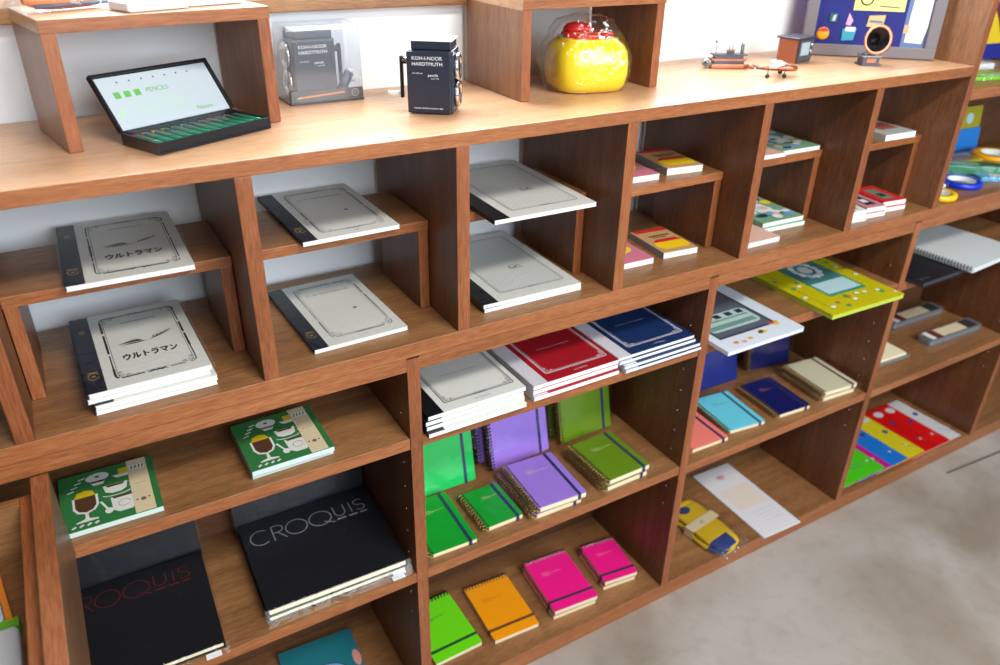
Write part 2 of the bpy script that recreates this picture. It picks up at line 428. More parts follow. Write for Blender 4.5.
def flourish(b, cx, cy, s, z, m):
    """generic calligraphic plume"""
    def leaf(p, q, w, k):
        dx, dy = q[0] - p[0], q[1] - p[1]; l = math.hypot(dx, dy); nx, ny = -dy / l * w, dx / l * w
        b.flat([p, (p[0] + dx * .35 + nx, p[1] + dy * .35 + ny), q, (p[0] + dx * .5 - nx * .6, p[1] + dy * .5 - ny * .6)], z + .00003 * k, m)
    base = (cx + s * .1, cy - s * .12)
    for k in range(8): leaf((cx - s * .05 - k * s * .05, cy - s * .1 + k * s * .015), (cx - s * (.34 + .07 * k), cy + s * (.20 - .035 * k)), s * .035, k)
    leaf((cx - s * .75, cy - s * .14), base, s * .05, 9); leaf(base, (cx + s * .85, cy + s * .28), s * .05, 10)
    for k in range(5): leaf((cx + s * (.22 + .1 * k), cy + s * (-.04 + .05 * k)), (cx + s * (.28 + .13 * k), cy + s * (.16 + .055 * k)), s * .025, 11 + k)

def thin_notebook(loc, rz, w, d, t, label, group, cover=COVER_W, tape=NAVYTAPE, tw=0.021, ink=INK, style='plain', title=None, emblem=True, sleeve=False, pages=PAPER, name='notebook', sleeve_h=0.0):
    r = thing(name, loc, rz, label, 'notebook', group)
    x0, x1, y0, y1 = -w / 2, w / 2, -d / 2, d / 2
    MB().box(x0 + .0008, x1 - .0006, y0 + .0005, y1 - .0005, .0006, t - .0007, pages).build('page_block', r)
    c = MB(); c.box(x0, x1, y0, y1, t - .0007, t, cover); c.box(x0, x1, y0, y1, 0, .0006, cover)
    z = t + .00015
    fx0, fx1, fy0, fy1 = x0 + tw + w * .09, x1 - w * .09, y0 + d * .1, y1 - d * .08
    if style == 'grid':
        c.rect(fx0, fx1, fy0, fy1, z - .00005, GRIDW)
        k = -0.2
        while k < 0.25:
            p = [(fx0 + u, fy0 + v) for u, v in ((max(k, 0), max(-k, 0)), (min(fx1 - fx0, k + fy1 - fy0), min(fy1 - fy0, fx1 - fx0 - k)))]
            if p[1][0] > p[0][0] + .002 and p[0][1] < fy1 and p[1][1] > fy0: c.strip(p, .0004, z, mat('faint_grid_ink', (176, 180, 182), .5))
            k += .011
        c.strip(rrect(fx0, fx1, fy0, fy1, .006), .0012, z + .00005, INKG, True)
        c.strip(rrect(fx0 + .003, fx1 - .003, fy0 + .003, fy1 - .003, .005), .0005, z + .00005, INKG, True)
        cx = (fx0 + fx1) / 2 + .012; cy = -.022
        c.disc(cx - .004, cy, .0075, z + .0001, INKG, .0055); c.disc(cx - .004, cy + .0005, .005, z + .00015, GRIDW, .0035)
        c.strip(arc(cx + .008, cy, .004, 0, 300), .0012, z + .0001, INK)
        c.strip([(cx - .012, cy - .007), (cx + .013, cy - .007)], .0012, z + .0001, INK)
        c.strip([((fx0 + fx1) / 2 + q * .0012, fy0 + .0022 * abs(math.sin(q))) for q in range(-7, 8)], .0009, z + .0001, INK)
    elif style == 'plume':
        frame_print(c, fx0, fx1, fy0, fy1, z, INK, .0016, True, True)
        flourish(c, (fx0 + fx1) / 2, y0 + d * .52, .042, z, INK)
        [c.text('ウルトラマン', (fx0 + fx1) / 2 + q, y0 + d * .30 + v, .0135, z + .00001 * i, INK, center=True, width=w * .46) for i, (q, v) in enumerate(((0, 0), (.0006, .0004), (-.0006, .0004), (.0003, -.0006), (-.0003, .001)))]
        c.strip([((fx0 + fx1) / 2 - .022, y1 - d * .19), ((fx0 + fx1) / 2 + .022, y1 - d * .19)], .0016, z, INKG)
    elif style == 'cd':
        frame_print(c, fx0, fx1, fy0, fy1, z, ink, .0013, True, True)
        if title: c.text(title, (fx0 + fx1) / 2, y1 - d * .235, .0062, z, ink, center=True)
        c.disc((fx0 + fx1) / 2 + w * .12, y0 + d * .45, .0035, z, ink, .0028)
        c.text('A5', (fx0 + fx1) / 2, y0 + d * .05, .003, z, ink, center=True)
    elif style == 'premium':
        frame_print(c, fx0 - .004, fx1 + .006, fy0 - .002, fy1, z, ink, .0022, True)
        for yy in (.02, -.028): c.strip([((fx0 + fx1) / 2 - .034, yy), ((fx0 + fx1) / 2 + .034, yy)], .0007, z, ink)
        c.text('NOTE BOOK', (fx0 + fx1) / 2, y0 + .009, .0035, z, ink, center=True)
    c.build('cover', r)
    if tape:
        q = MB(); q.box(x0 - .0006, x0 + tw, y0, y1, t + .00002, t + .00016, tape); q.box(x0 - .0008, x0 - .0001, y0, y1, -.0001 + .0003, t + .00016, tape)
        if emblem:
            for yy, s in ((y0 + d * .19, 1.0), (y1 - d * .22, .55)) if style == 'plume' else ((y0 + d * .2, 1.0),):
                cx = x0 + tw / 2
                q.strip(arc(cx, yy, .006 * s, 20, 340, 14, .008 * s), .0015 * s, t + .0003, GOLD); q.disc(cx, yy, .0025 * s, t + .0003, GOLD)
                q.rect(cx - .006 * s, cx + .006 * s, yy + .009 * s, yy + .0115 * s, t + .0003, GOLD)
        q.build('spine_tape', r)
    if sleeve:
        e = .004; s = MB(); h = t + .0015
        p = [(x0 - e, y0 - .002), (x1 + e, y0 - .002), (x1 + e, y1 + .003), (x0 - e, y1 + .003)]
        vs = [(x, y, sleeve_h * -1 + .0002) for x, y in p] + [(x * (1 - .002), y, h) for x, y in p]
        s.add(vs, [(4, 5, 6, 7), (0, 1, 5, 4), (1, 2, 6, 5), (2, 3, 7, 6), (3, 0, 4, 7)], FILM)
        s.build('plastic_sleeve', r)
    return r

RT = 0.9575 + G
thin_notebook((.193, .177, RT), R(-1), .143, .212, .0065, 'white notebook with plume emblem and navy spine, alone on the riser above the stack', 'plume notebooks', style='plume', sleeve=True)
stk = ['topmost notebook of the four-high stack, printed with a black plume emblem', 'second notebook down in the four-high stack, mostly its white edge showing', 'third notebook down in the four-high stack, thin dark line under its spine corner', 'bottom notebook of the four-high stack, lying on the pigeonhole floor']
for k in range(4):
    thin_notebook((.182 + (0, -.003, .004, .003)[3 - k] * .9, .127 + (0, -.002, .003, .001)[k], ZR + G + k * .0076), R(1.0), .141, .212, .0068, stk[3 - k], 'plume notebooks', style='plume' if k == 3 else 'plain', emblem=k == 3, sleeve=(k == 3))
thin_notebook((.469, .183, RT), R(1), .140, .210, .0062, 'white bordered notebook with navy spine on riser, in second pigeonhole', 'bordered notebooks', style='cd', title='C. D. NOTEBOOK', ink=INKG)
thin_notebook((.456, .142, ZR + G), R(1.5), .140, .210, .0062, 'white bordered notebook with navy spine on the pigeonhole floor beneath a matching one', 'bordered notebooks', style='cd', title='C. D. NOTEBOOK', ink=INKG, sleeve=True)
thin_notebook((.757, .154, RT), R(-1), .178, .254, .0065, 'large white grid-covered notebook with black spine, jutting over its riser', 'grid notebooks', style='grid', tape=BLACKTAPE, tw=.026, emblem=False)
thin_notebook((.742, .158, ZR + G), R(-.5), .178, .254, .0062, 'lower grid-covered notebook of the pair on the pigeonhole floor, edge only showing', 'grid notebooks', tape=BLACKTAPE, tw=.026, emblem=False)
thin_notebook((.742, .158, ZR + G + .0068), R(-1), .178, .254, .0062, 'upper grid-covered notebook of the pair on the pigeonhole floor', 'grid notebooks', style='grid', tape=BLACKTAPE, tw=.026, emblem=False, sleeve=True)

# stacks on the shelf of the second lower bay
RED = mat('crimson_cover', (158, 20, 34), 0.45, bump=.2, bscale=900); NAVY = mat('navy_cover', (22, 46, 92), 0.45, bump=.2, bscale=900)
PALETAPE = mat('pale_spine_tape', (206, 204, 212), 0.4)
order = ['top', 'second', 'third', 'bottom']
for nm, cov, tape, ink, cx, rz, n, tt in (('white', COVER_W, BLACKTAPE, INKG, .624, 0.4, 4, .0068), ('crimson', RED, PALETAPE, PALETAPE, .8105, 0.6, 3, .0088), ('navy', NAVY, PALETAPE, PALETAPE, .984, 0.2, 4, .0068)):
    for k in range(n):
        j = n - 1 - k
        wh = order[0] if j == 0 else ('bottom' if k == 0 else order[j])
        dx = (-.0055 if nm == 'white' and k < n - 1 else 0) + random.uniform(-.001, .001)
        if nm == 'navy': dx = (.012, .010, .003, 0)[k]
        dy = (-.006 if k == 0 else 0) if nm != 'crimson' else (0, .003, 0)[k]
        if nm == 'navy' and k < 2: dy = -.004
        thin_notebook((cx + dx, .117 + dy + .002 * k, S1 + G + k * (tt + .0007)), R(rz), .174, .246, tt,
                      f'{wh} notebook of the {nm} stack on the narrow shelf under the rail' if j else f'{nm} notebook with ornamental border, uppermost of its stack under the rail',
                      f'stacked {nm} notebooks', cover=cov, tape=tape, tw=.027, ink=ink, style='premium' if j == 0 else 'plain', emblem=False, pages=PAPER)

# ------------------------------------------------------------------ wire-bound notebooks
ELN = mat('navy_elastic', (34, 40, 92), 0.6); ELD = mat('dark_elastic', (58, 44, 70), 0.6); ELB = mat('brown_elastic', (96, 62, 30), 0.6)
def ring_notebook(loc, rz, w, d, t, rgb, label, group, bind='left', wire=BRONZE, elastic=ELN, standing=False, tilt=78, ink=GOLD, sleeve=True, title=True, el=None):
    ink = PALEINK if ink is GOLD else ink
    if standing: loc = (loc[0], loc[1] - .002, loc[2] + .0012)
    r = thing('ring_notebook', loc, rz, label, 'notebook', group, rx=R(tilt) if standing else 0)
    yo = d / 2 if standing else 0.0
    x0, x1, y0, y1 = -w / 2, w / 2, -d / 2 + yo, d / 2 + yo
    cm = mat('cover_%d_%d_%d' % rgb, rgb, .35, coat=.15)
    bx, by = (x0 + .004, y1) if bind == 'left' else (x0, y1 - .004)
    MB().box(bx + .002 if bind == 'left' else x0 + .001, x1 - .001, y0 + .001, by - .002 if bind != 'left' else y1 - .001, .0011, t - .0011, CREAM).build('page_block', r)
    c = MB(); 
    for za, zb_, m_ in ((0, .001, mat('kraft_board', (176, 132, 88), .7)), (t - .001, t, cm)): c.prism(rrect(x0, x1, y0, y1, .003, 3), za, zb_, m_)
    z = t + .00015
    if title:
        if bind == 'left': tx, ty = x0 + .03, y1 - d * .27
        else: tx, ty = x0 + .022, y1 - d * .30
        k = w / .14
        c.text('Rollbahn', tx, ty, .0048 * k, z, ink); c.strip([(tx, ty - .004 * k), (tx + .062 * k, ty - .004 * k)], .0012 * k, z, ink)
        c.strip([(tx, ty - .009 * k), (tx + .03 * k, ty - .009 * k)], .0008 * k, z, ink)
    # punched slots along the bound edge
    n = int((d if bind == 'left' else w) / .0072)
    for i in range(n):
        q = (i + .5) / n
        if bind == 'left': c.rect(x0 + .0035, x0 + .0065, y0 + q * d - .0014, y0 + q * d + .0014, z, INK)
        else: c.rect(x0 + q * w - .0014, x0 + q * w + .0014, y1 - .0065, y1 - .0035, z, INK)
    c.build('cover', r)
    pts = []; m_ = 10; rr = t / 2 + .0036
    for i in range(n * m_ + 1):
        a = 2 * math.pi * i / m_; s_ = (i / m_ + .35) / n
        if bind == 'left': pts.append((x0 - .0008 - rr * .8 * math.cos(a), y0 + min(s_, .995) * d, t / 2 + rr * math.sin(a)))
        else: pts.append((x0 + min(s_, .995) * w, y1 + .0008 + rr * .8 * math.cos(a), t / 2 + rr * math.sin(a)))
    if standing: pts = [(p[0], max(p[1], y0 + .0035), p[2]) for p in pts]
    MB().tube([(p[0], p[1], max(p[2], .0013)) for p in pts], .0011, wire, 5).build('spiral_binding', r)
    if elastic:
        b = MB()
        if bind == 'left':
            ex = x1 - w * (el or .15)
            b.box(ex - .003, ex + .003, y0 - .0007, y1 + .0007, t + .0001, t + .0009, elastic)
            b.box(ex - .003, ex + .003, y0 - .0009, y0 - .0002, 0, t + .0009, elastic)
        else:
            ey = y0 + d * (el or .17)
            b.box(x0 - .0007, x1 + .0007, ey - .003, ey + .003, t + .0001, t + .0009, elastic)
            for xx in (x0 - .0009, x1 + .0002): b.box(xx, xx + .0007, ey - .003, ey + .003, .0003, t + .0009, elastic)
        b.build('elastic_band', r)
    if sleeve:
        s = MB(); e = .0095 if bind == 'left' else .0045; h = t + .0045
        p = [(x0 - e, y0 - .004), (x1 + e, y0 - .004), (x1 + .0045, y1 + .009), (x0 - e, y1 + .009)]
        if standing: p = [(a, max(b_, y0 + .0005)) for a, b_ in p]
        vs = [(x, y, .0003) for x, y in p] + [(x * .985, y, h) for x, y in p]
        s.add(vs, [(4, 5, 6, 7), (0, 1, 5, 4), (1, 2, 6, 5), (2, 3, 7, 6), (3, 0, 4, 7)], FILM).build('plastic_sleeve', r)
    return r
PALEINK = mat('pale_gold_ink', (226, 220, 150), .4)
GRN = (20, 158, 44); GRN2 = (24, 196, 92); PUR = (160, 124, 222); OLV = (104, 140, 28); LIME = (110, 226, 24); ORG = (252, 160, 14); PNK = (250, 28, 140)
z2 = S2 + G
# standing at the back of the second bay
g_st = 'upright wire-bound notebooks'
ring_notebook((.640, .178, z2), R(-1), .138, .185, .012, GRN2, 'bright green notebook standing upright at the back of the shelf, navy band', g_st, standing=True, elastic=ELN, title=False)
ring_notebook((.806, .2175, z2), R(1), .138, .178, .012, PUR, 'rear purple notebook standing behind another, only its ringed edge showing', g_st, standing=True, tilt=81, title=False, wire=DARKWIRE)
ring_notebook((.818, .185, z2), R(2), .136, .180, .012, PUR, 'front purple notebook standing upright between bright green and olive', g_st, standing=True, tilt=77, title=False, wire=DARKWIRE)
ring_notebook((.976, .2205, z2), R(2), .132, .180, .012, OLV, 'rear olive notebook standing upright behind its twin', g_st, standing=True, tilt=81, title=False, wire=DARKWIRE)
ring_notebook((.984, .190, z2), R(2), .132, .180, .012, OLV, 'front olive notebook standing upright in glossy wrap, farthest along the shelf', g_st, standing=True, tilt=77, title=False, wire=BRONZE)
g_ly = 'wire-bound notebooks lying on the middle shelf'
ring_notebook((.589, .085, z2), R(-2), .090, .138, .010, GRN, 'larger green notebook lying flat, pressed up to the upright', g_ly)
ring_notebook((.6955, .0775, z2), R(0), .077, .100, .011, GRN, 'small green notebook lying flat beside the larger green one', g_ly)
ring_notebook((.802, .078, z2), R(-1), .104, .134, .0125, PUR, 'lower purple notebook of the flat pair on the shelf', g_ly)
ring_notebook((.809, .073, z2 + .0165), R(-3), .105, .134, .0125, PUR, 'upper purple notebook of the flat pair on the shelf', g_ly)
ring_notebook((.960, .075, z2), R(1), .104, .128, .0125, OLV, 'lower olive notebook of the flat pair near the pegged upright', g_ly)
ring_notebook((.962, .072, z2 + .0165), R(1), .104, .126, .0125, OLV, 'upper olive notebook of the flat pair near the pegged upright', g_ly)
g_bt = 'top-bound notebooks on the bottom board'
zb = Z0 + G
ring_notebook((.6135, .132, zb), R(1), .105, .150, .011, LIME, 'lime green top-bound notepad on the bottom board', g_bt, bind='back', wire=DARKWIRE, elastic=mat('green_elastic', (20, 72, 40), .6), ink=INK)
ring_notebook((.7455, .118, zb), R(-3), .103, .150, .011, ORG, 'orange top-bound notepad on the bottom board', g_bt, bind='back', wire=BRONZE, elastic=ELB, ink=mat('dark_orange_ink', (170, 100, 10)))
ring_notebook((.886, .108, zb), R(-4), .105, .146, .012, PNK, 'under pink notepad of the larger pink pair', g_bt, bind='back', wire=STEEL, elastic=ELD)
ring_notebook((.888, .105, zb + .0155), R(-5), .105, .146, .012, PNK, 'larger pink top-bound notepad, uppermost of its pair', g_bt, bind='back', wire=STEEL, elastic=ELD, ink=mat('pale_pink_ink', (255, 150, 200)))
ring_notebook((1.016, .104, zb), R(-6), .083, .113, .012, PNK, 'under pink notepad of the smaller pink pair', g_bt, bind='back', wire=STEEL, elastic=ELD)
ring_notebook((1.018, .101, zb + .0155), R(-7), .083, .113, .012, PNK, 'smaller pink top-bound notepad, uppermost of its pair', g_bt, bind='back', wire=STEEL, elastic=ELD, ink=mat('pale_pink_ink', (255, 150, 200)))
# third bay, middle shelf
z2b = S2B + G; g3 = 'wire-bound notebooks in the third bay'
ring_notebook((1.195, .091, z2b), R(-2), .104, .134, .010, (246, 132, 116), 'coral pink notebook lying at the corner of the third-bay shelf', g3, elastic=ELN, title=False)
ring_notebook((1.315, .096, z2b), R(-6), .100, .130, .010, (110, 214, 236), 'sky blue notebook lying flat on the third-bay shelf', g3, elastic=mat('slate_elastic', (54, 84, 110), .6), ink=INKG)
ring_notebook((1.452, .088, z2b), R(-4), .096, .130, .011, (18, 24, 92), 'navy notebook with orange lettering lying flat', g3, elastic=ELN, ink=mat('orange_foil', (214, 110, 50), .4))
ring_notebook((1.596, .085, z2b), R(-4), .104, .130, .0115, (226, 218, 186), 'under cream notebook of the flat cream pair', g3, elastic=None, title=False)
ring_notebook((1.598, .083, z2b + .0155), R(-5), .104, .130, .0115, (214, 208, 178), 'upper cream notebook of the flat cream pair, dark band', g3, elastic=mat('grey_elastic', (70, 66, 60), .6), title=False)
ring_notebook((1.372, .203, z2b), R(-1), .132, .170, .010, (30, 46, 130), 'shiny navy notebook standing upright, beneath the white-framed picture pad', g3, standing=True, elastic=None, title=False, tilt=78)
ring_notebook((1.552, .212, z2b), R(-8), .120, .170, .016, (20, 26, 84), 'dark navy notebook with brass rings standing upright at the back', g3, standing=True, elastic=None, title=False, tilt=82)

# ------------------------------------------------------------------ square green card sets
CG = mat('card_green', (52, 122, 66), .4); CT = mat('card_cream', (222, 204, 168), .6); CW = mat('card_white', (228, 230, 224), .5); CY = mat('card_yellow', (212, 190, 30), .5); CB = mat('card_brown', (88, 58, 40), .5)
def card_set(loc, rz, label, t=.009):
    r = thing('card_pack', loc, rz, label, 'card set', 'green card packs on the top lower shelf')
    w = .118; d = .120; x0, y0 = -w / 2, -d / 2
    MB().box(x0 + .0006, -x0 - .0006, y0 + .0006, -y0 - .0006, .0003, t - .0008, mat('pale_card_edge', (206, 226, 222), .5)).build('paper_block', r)
    c = MB().box(x0, -x0, y0, -y0, t - .0008, t, CG); z = t + .0002
    P = lambda u, v: (x0 + u * w, y0 + v * d)
    def poly(pts, m, zz=z): c.flat([P(*p) for p in pts], zz, m)
    # stemmed glass
    poly([(.12, .55), (.12, .36), (.16, .28), (.25, .24), (.34, .28), (.38, .36), (.38, .55)], CW)
    poly([(.145, .56), (.145, .37), (.18, .30), (.25, .27), (.32, .30), (.355, .37), (.355, .56)], CB, z + .0001)
    poly([(.14, .54), (.36, .54), (.33, .63), (.25, .66), (.17, .63)], CY, z + .0002)
    poly([(.235, .25), (.265, .25), (.27, .16), (.36, .13), (.36, .11), (.14, .11), (.14, .13), (.23, .16)], CW)
    # cup on saucer, mug, spoon
    poly([(.44, .64), (.70, .64), (.68, .52), (.62, .48), (.52, .48), (.46, .52)], CW); poly([(.47, .635), (.67, .635), (.65, .60), (.49, .60)], CB, z + .0001)
    c.strip(arc(*P(.57, .47), .017, 190, 350, 10, .005), .0016, z, CW); c.strip(arc(*P(.715, .58), .004, -100, 100, 8), .0014, z, CW)
    poly([(.50, .40), (.76, .40), (.75, .18), (.70, .12), (.57, .12), (.51, .18)], CW); c.strip(arc(*P(.775, .29), .006, -90, 90, 8), .002, z, CW)
    poly([(.52, .40), (.74, .40), (.73, .37), (.53, .37)], CB, z + .0001)
    c.strip(arc(*P(.63, .26), .007, 0, 330, 14), .0007, z + .0001, INKG)
    c.strip([P(.40, .38), P(.46, .22)], .003, z, CW); c.disc(*P(.47, .19), .005, z + .00005, CW, .006)
    # round face cup, cake on plate, sugar lumps, leaves
    c.disc(*P(.40, .85), .0145, z, CW, .010); c.disc(*P(.40, .86), .003, z + .0001, CB, .002); poly([(.32, .77), (.48, .77), (.45, .70), (.35, .70)], CW); poly([(.33, .78), (.47, .78), (.47, .75), (.33, .75)], CB, z + .0001)
    poly([(.55, .80), (.78, .80), (.78, .74), (.60, .74)], CW); poly([(.62, .90), (.80, .90), (.80, .80), (.62, .80)], CY, z + .0001)
    for u, v in ((.78, .62), (.83, .55), (.88, .62)): c.disc(*P(u, v), .0028, z, CW)
    for k in range(4):
        c.flat([P(.10 + k * .075, .035), P(.14 + k * .075, .06), P(.125 + k * .075, .085), P(.085 + k * .075, .055)], z, CW)
        c.strip([P(.08 + k * .04, .68 + k * .065), P(.15 + k * .04, .70 + k * .065)], .0022, z, CW)
    # paper band
    c.rect(*[P(.72, 0)[0], P(.93, 0)[0], y0, -y0], z + .0003, CT)
    c.rect(P(.74, 0)[0], P(.91, 0)[0], P(0, .80)[1], P(0, .90)[1], z + .0004, CW)
    for u in (.76, .80, .84, .88): c.strip([P(u, .82), P(u + .015, .88)], .0016, z + .0005, CB)
    c.strip([P(.77, .52), P(.89, .53)], .0006, z + .0005, INKG)
    c.disc(*P(.825, .22), .0034, z + .0005, mat('dusky_ink', (120, 100, 84), .6)); c.disc(*P(.76, .23), .0014, z + .0005, INK); c.disc(*P(.885, .23), .0014, z + .0005, INK)
    c.build('printed_cover', r)
    e = .002; p = [(x0 - e, y0 - e), (-x0 + e, y0 - e), (-x0 + e, -y0 + e), (x0 - e, -y0 + e)]
    MB().add([(x, y, .0002) for x, y in p] + [(x, y, t + .0015) for x, y in p], [(4, 5, 6, 7), (0, 1, 5, 4), (1, 2, 6, 5), (2, 3, 7, 6), (3, 0, 4, 7)], FILM).build('plastic_wrap', r)
    return r
z1 = S1 + G
card_set((.104, .074, z1), R(-1), 'green illustrated card pack lying alone in the corner of the shelf')
card_set((.336, .080, z1), R(1), 'lower green card pack of the pair on the shelf')
card_set((.336, .072, z1 + .0108), R(.5), 'upper green card pack of the pair on the shelf, cups and cake printed')

# ------------------------------------------------------------------ large black sketchbooks
def croquis_letters(b, x, y, w, h, z, m, sw=.0016):
    def S(pts, closed=False): b.strip([(x + u * w, y + v * h) for u, v in pts], sw, z, m, closed)
    def A(cx, cy, rx, ry, a0, a1, n=22): return [(cx + rx * math.cos(R(a0 + (a1 - a0) * i / n)), cy + ry * math.sin(R(a0 + (a1 - a0) * i / n))) for i in range(n + 1)]
    S(A(.085, .5, .085, .5, 52, 308))
    S([(.185, 0), (.185, 1)]); S([(.185, 1), (.225, 1)] + A(.225, .76, .05, .24, 90, -90, 12) + [(.185, .52)]); S([(.225, .52), (.285, 0)])
    S(A(.385, .5, .09, .5, 0, 360, 30)[:-1], True)
    S(A(.59, .5, .095, .5, 0, 360, 30)[:-1], True); S([(.61, .2), (.70, -.06)])
    S([(.72, 1), (.72, .55)] + A(.765, .52, .045, .28, 180, 360, 14) + [(.81, 1)])
    S([(.865, .24), (.865, 1)])
    S(A(.945, .81, .04, .19, 30, 270, 12) + A(.945, .43, .04, .19, 90, -150, 12))
    for u0, u1 in ((.72, .80), (.825, .90), (.925, .985)): b.rect(x + u0 * w, x + u1 * w, y + .0 * h, y + .09 * h, z, m)

def sketchbook(loc, rz, w, d, t, label, ink, standing=False, letters=None, rx=84, sleeve=True, pages=CREAM):
    r = thing('sketchbook', loc, rz, label, 'sketchbook', 'large black sketchbooks', rx=R(rx) if standing else 0)
    yo = d / 2 if standing else 0
    x0, x1, y0, y1 = -w / 2, w / 2, -d / 2 + yo, d / 2 + yo
    MB().box(x0 + .003, x1 - .003, y0 + .0025, y1 - .001, .0016, t - .0016, pages).build('page_block', r)
    c = MB(); c.box(x0, x1, y0, y1, t - .0016, t, BLACK); c.box(x0, x1, y0, y1, 0, .0016, BLACK); c.box(x0, x1, y1 - .0009, y1, .0016, t - .0016, BLACK)
    if ink: croquis_letters(c, *letters, t + .0002, ink)
    c.build('cover', r)
    if sleeve:
        e = .004; yf = y0 - (.012 if not standing else -.0005); p = [(x0 - e, yf), (x1 + e, yf), (x1 + e, y1 + .002), (x0 - e, y1 + .002)]
        k = MB(); k.add([(x, y, .0003) for x, y in p] + [(p[0][0], y0, t + .001), (p[1][0], y0, t + .001), (p[2][0], p[2][1], t + .001), (p[3][0], p[3][1], t + .001)],
                        [(4, 5, 6, 7), (0, 1, 5, 4), (1, 2, 6, 5), (2, 3, 7, 6), (3, 0, 4, 7)], FILM); k.build('plastic_sleeve', r)
        if not standing: MB().box(x1 - .03, x1 - .008, y0 - .0125, y0 - .0025, .0004, .0012, WHITE).build('sleeve_tape', r, label='white sealing tape on the sleeve')
    return r
sketchbook((.087, .115, z2), R(-2), .228, .206, .012, 'black sketchbook with dull red lettering, lying flat on the middle shelf', REDF, letters=(-.113, .047, .205, .036))
sketchbook((.383, .121, z2), R(-1), .232, .208, .0125, 'under black sketchbook of the flat pair, cream page edge showing', None)
sketchbook((.384, .119, z2 + .0135), R(-1.5), .232, .208, .0145, 'black sketchbook with large silver lettering, uppermost of its flat pair', SILVER, letters=(-.104, .040, .205, .036))
sketchbook((.092, .2325, z2), 0, .228, .21, .012, 'black sketchbook standing at the back behind the red-lettered one', None, standing=True, rx=86)
sketchbook((.385, .2335, z2), 0, .236, .21, .008, 'black sketchbook standing at the back behind the silver-lettered pair', None, standing=True, rx=87)
# teal pad at the bottom
tp = thing('drawing_pad', (.366, .124, zb), R(-3.5), 'teal pad with pale blue and pink print on the bottom board, beneath the sketchbooks', 'pad')
MB().box(-.0725, .0725, -.104, .104, 0, .008, PAPER).build('page_block', tp)
q = MB().box(-.074, .074, -.105, .105, .008, .009, mat('teal_cover', (30, 116, 128), .4))
q.disc(.0, -.005, .05, .0092, mat('pale_blue_print', (112, 160, 206), .5), .045); q.strip(arc(.0, -.005, .05, 0, 360, 30, .045), .0015, .0094, INK, True)
q.disc(.066, .03, .0075, .0093, mat('pale_pink_print', (214, 150, 140), .5), .02); q.build('cover', tp)

# ------------------------------------------------------------------ small booklets in the far pigeonholes
def booklet(loc, rz, w, d, t, label, group, style, edge=PAPER):
    r = thing('booklet', loc, rz, label, 'booklet', group)
    x0, x1, y0, y1 = -w / 2, w / 2, -d / 2, d / 2
    MB().box(x0 + .0005, x1 - .0004, y0 + .0004, y1 - .0004, .0005, t - .0006, edge).build('page_block', r)
    c = MB(); z = t + .0002
    P = lambda u, v: (x0 + u * w, y0 + v * d)
    def rc(u0, u1, v0, v1, m, k=0): c.rect(*(P(u0, 0)[0], P(u1, 0)[0], P(0, v0)[1], P(0, v1)[1]), z + .0001 * k, m)
    base = {'red': mat('kraft_cover', (190, 150, 100), .6), 'pink': mat('rose_cover', (206, 120, 140), .5), 'green': mat('leaf_cover', (120, 164, 132), .45), 'peach': mat('peach_cover', (218, 176, 160), .5), 'grey': mat('pale_grey_cover', (176, 184, 178), .5), 'redbox': mat('scarlet_cover', (206, 40, 44), .4), 'pinkbox': mat('dusty_pink_cover', (204, 132, 142), .5), 'whitebox': mat('white_cover', (220, 226, 220), .5)}[style]
    c.box(x0, x1, y0, y1, t - .0006, t, base); c.box(x0, x1, y0, y1, 0, .0005, base); c.box(x0 - .0004, x0, y0, y1, 0, t, mat('grey_spine', (150, 150, 152), .5) if style == 'red' else base)
    if style == 'red':
        rd = mat('scarlet_print', (200, 34, 36), .5); ye = mat('egg_yellow_print', (240, 200, 20), .5)
        rc(.05, 1, .88, 1, rd); rc(.25, .85, .66, .72, mat('brown_print', (110, 70, 40), .6)); rc(.3, .7, .60, .63, mat('brown_print', (110, 70, 40), .6))
        c.flat([P(.12, .42), P(.95, .42), P(.85, .54), P(.3, .54)], z, rd)
        c.flat([P(.1, .42), P(.96, .42), P(.98, .25), P(.9, .12), P(.2, .12), P(.08, .25)], z + .0001, ye)
    elif style == 'pink':
        c.disc(*P(.55, .5), w * .28, z, mat('lemon_print', (236, 214, 40), .5), w * .24); rc(.05, .95, .9, .98, mat('pale_print', (236, 220, 220), .5))
    elif style == 'green':
        cols = [mat('white_print', (226, 230, 232), .5), mat('white_print', (226, 230, 232), .5), mat('pale_sky_print', (182, 216, 222), .4), mat('sky_print', (110, 160, 214), .5), mat('royal_print', (50, 66, 150), .5), mat('lemon_print', (236, 214, 40), .5), mat('skin_print', (226, 180, 150), .5), mat('dark_print', (36, 50, 60), .5)]
        rc(.0, 1, .86, 1, mat('pale_grey_cover', (176, 184, 178), .5)); rr = random.Random(int(loc[2] * 1e4))
        for k in range(34):
            u, v = rr.uniform(.12, .88), rr.uniform(.08, .82)
            c.disc(*P(u, v), w * rr.uniform(.05, .14), z + .00004 * (k + 1), rr.choice(cols), d * rr.uniform(.03, .08), 9)
        rc(.35, .7, .3, .6, cols[0], 8)
    elif style == 'peach':
        c.disc(*P(.3, .3), .008, z, INK, .005, 8); c.disc(*P(.65, .5), .011, z, mat('dark_print', (36, 50, 60), .5), .007, 9); rc(.1, .9, .75, .95, mat('mustard_print', (160, 150, 70), .5))
    elif style == 'grey':
        rc(.3, .9, .3, .7, mat('brick_print', (170, 90, 76), .5)); rc(.1, .9, .78, .94, CW)
    else:
        rc(.25, .75, .15, .8, mat('dark_print', (36, 50, 60), .5) if style != 'redbox' else mat('moss_print', (120, 124, 104), .5)); rc(.35, .65, .3, .5, CW if style != 'redbox' else mat('dark_print', (36, 50, 60), .5), 1)
    c.build('cover', r)
    return r
RT1 = RT; gb = 'small booklets in the pigeonholes'
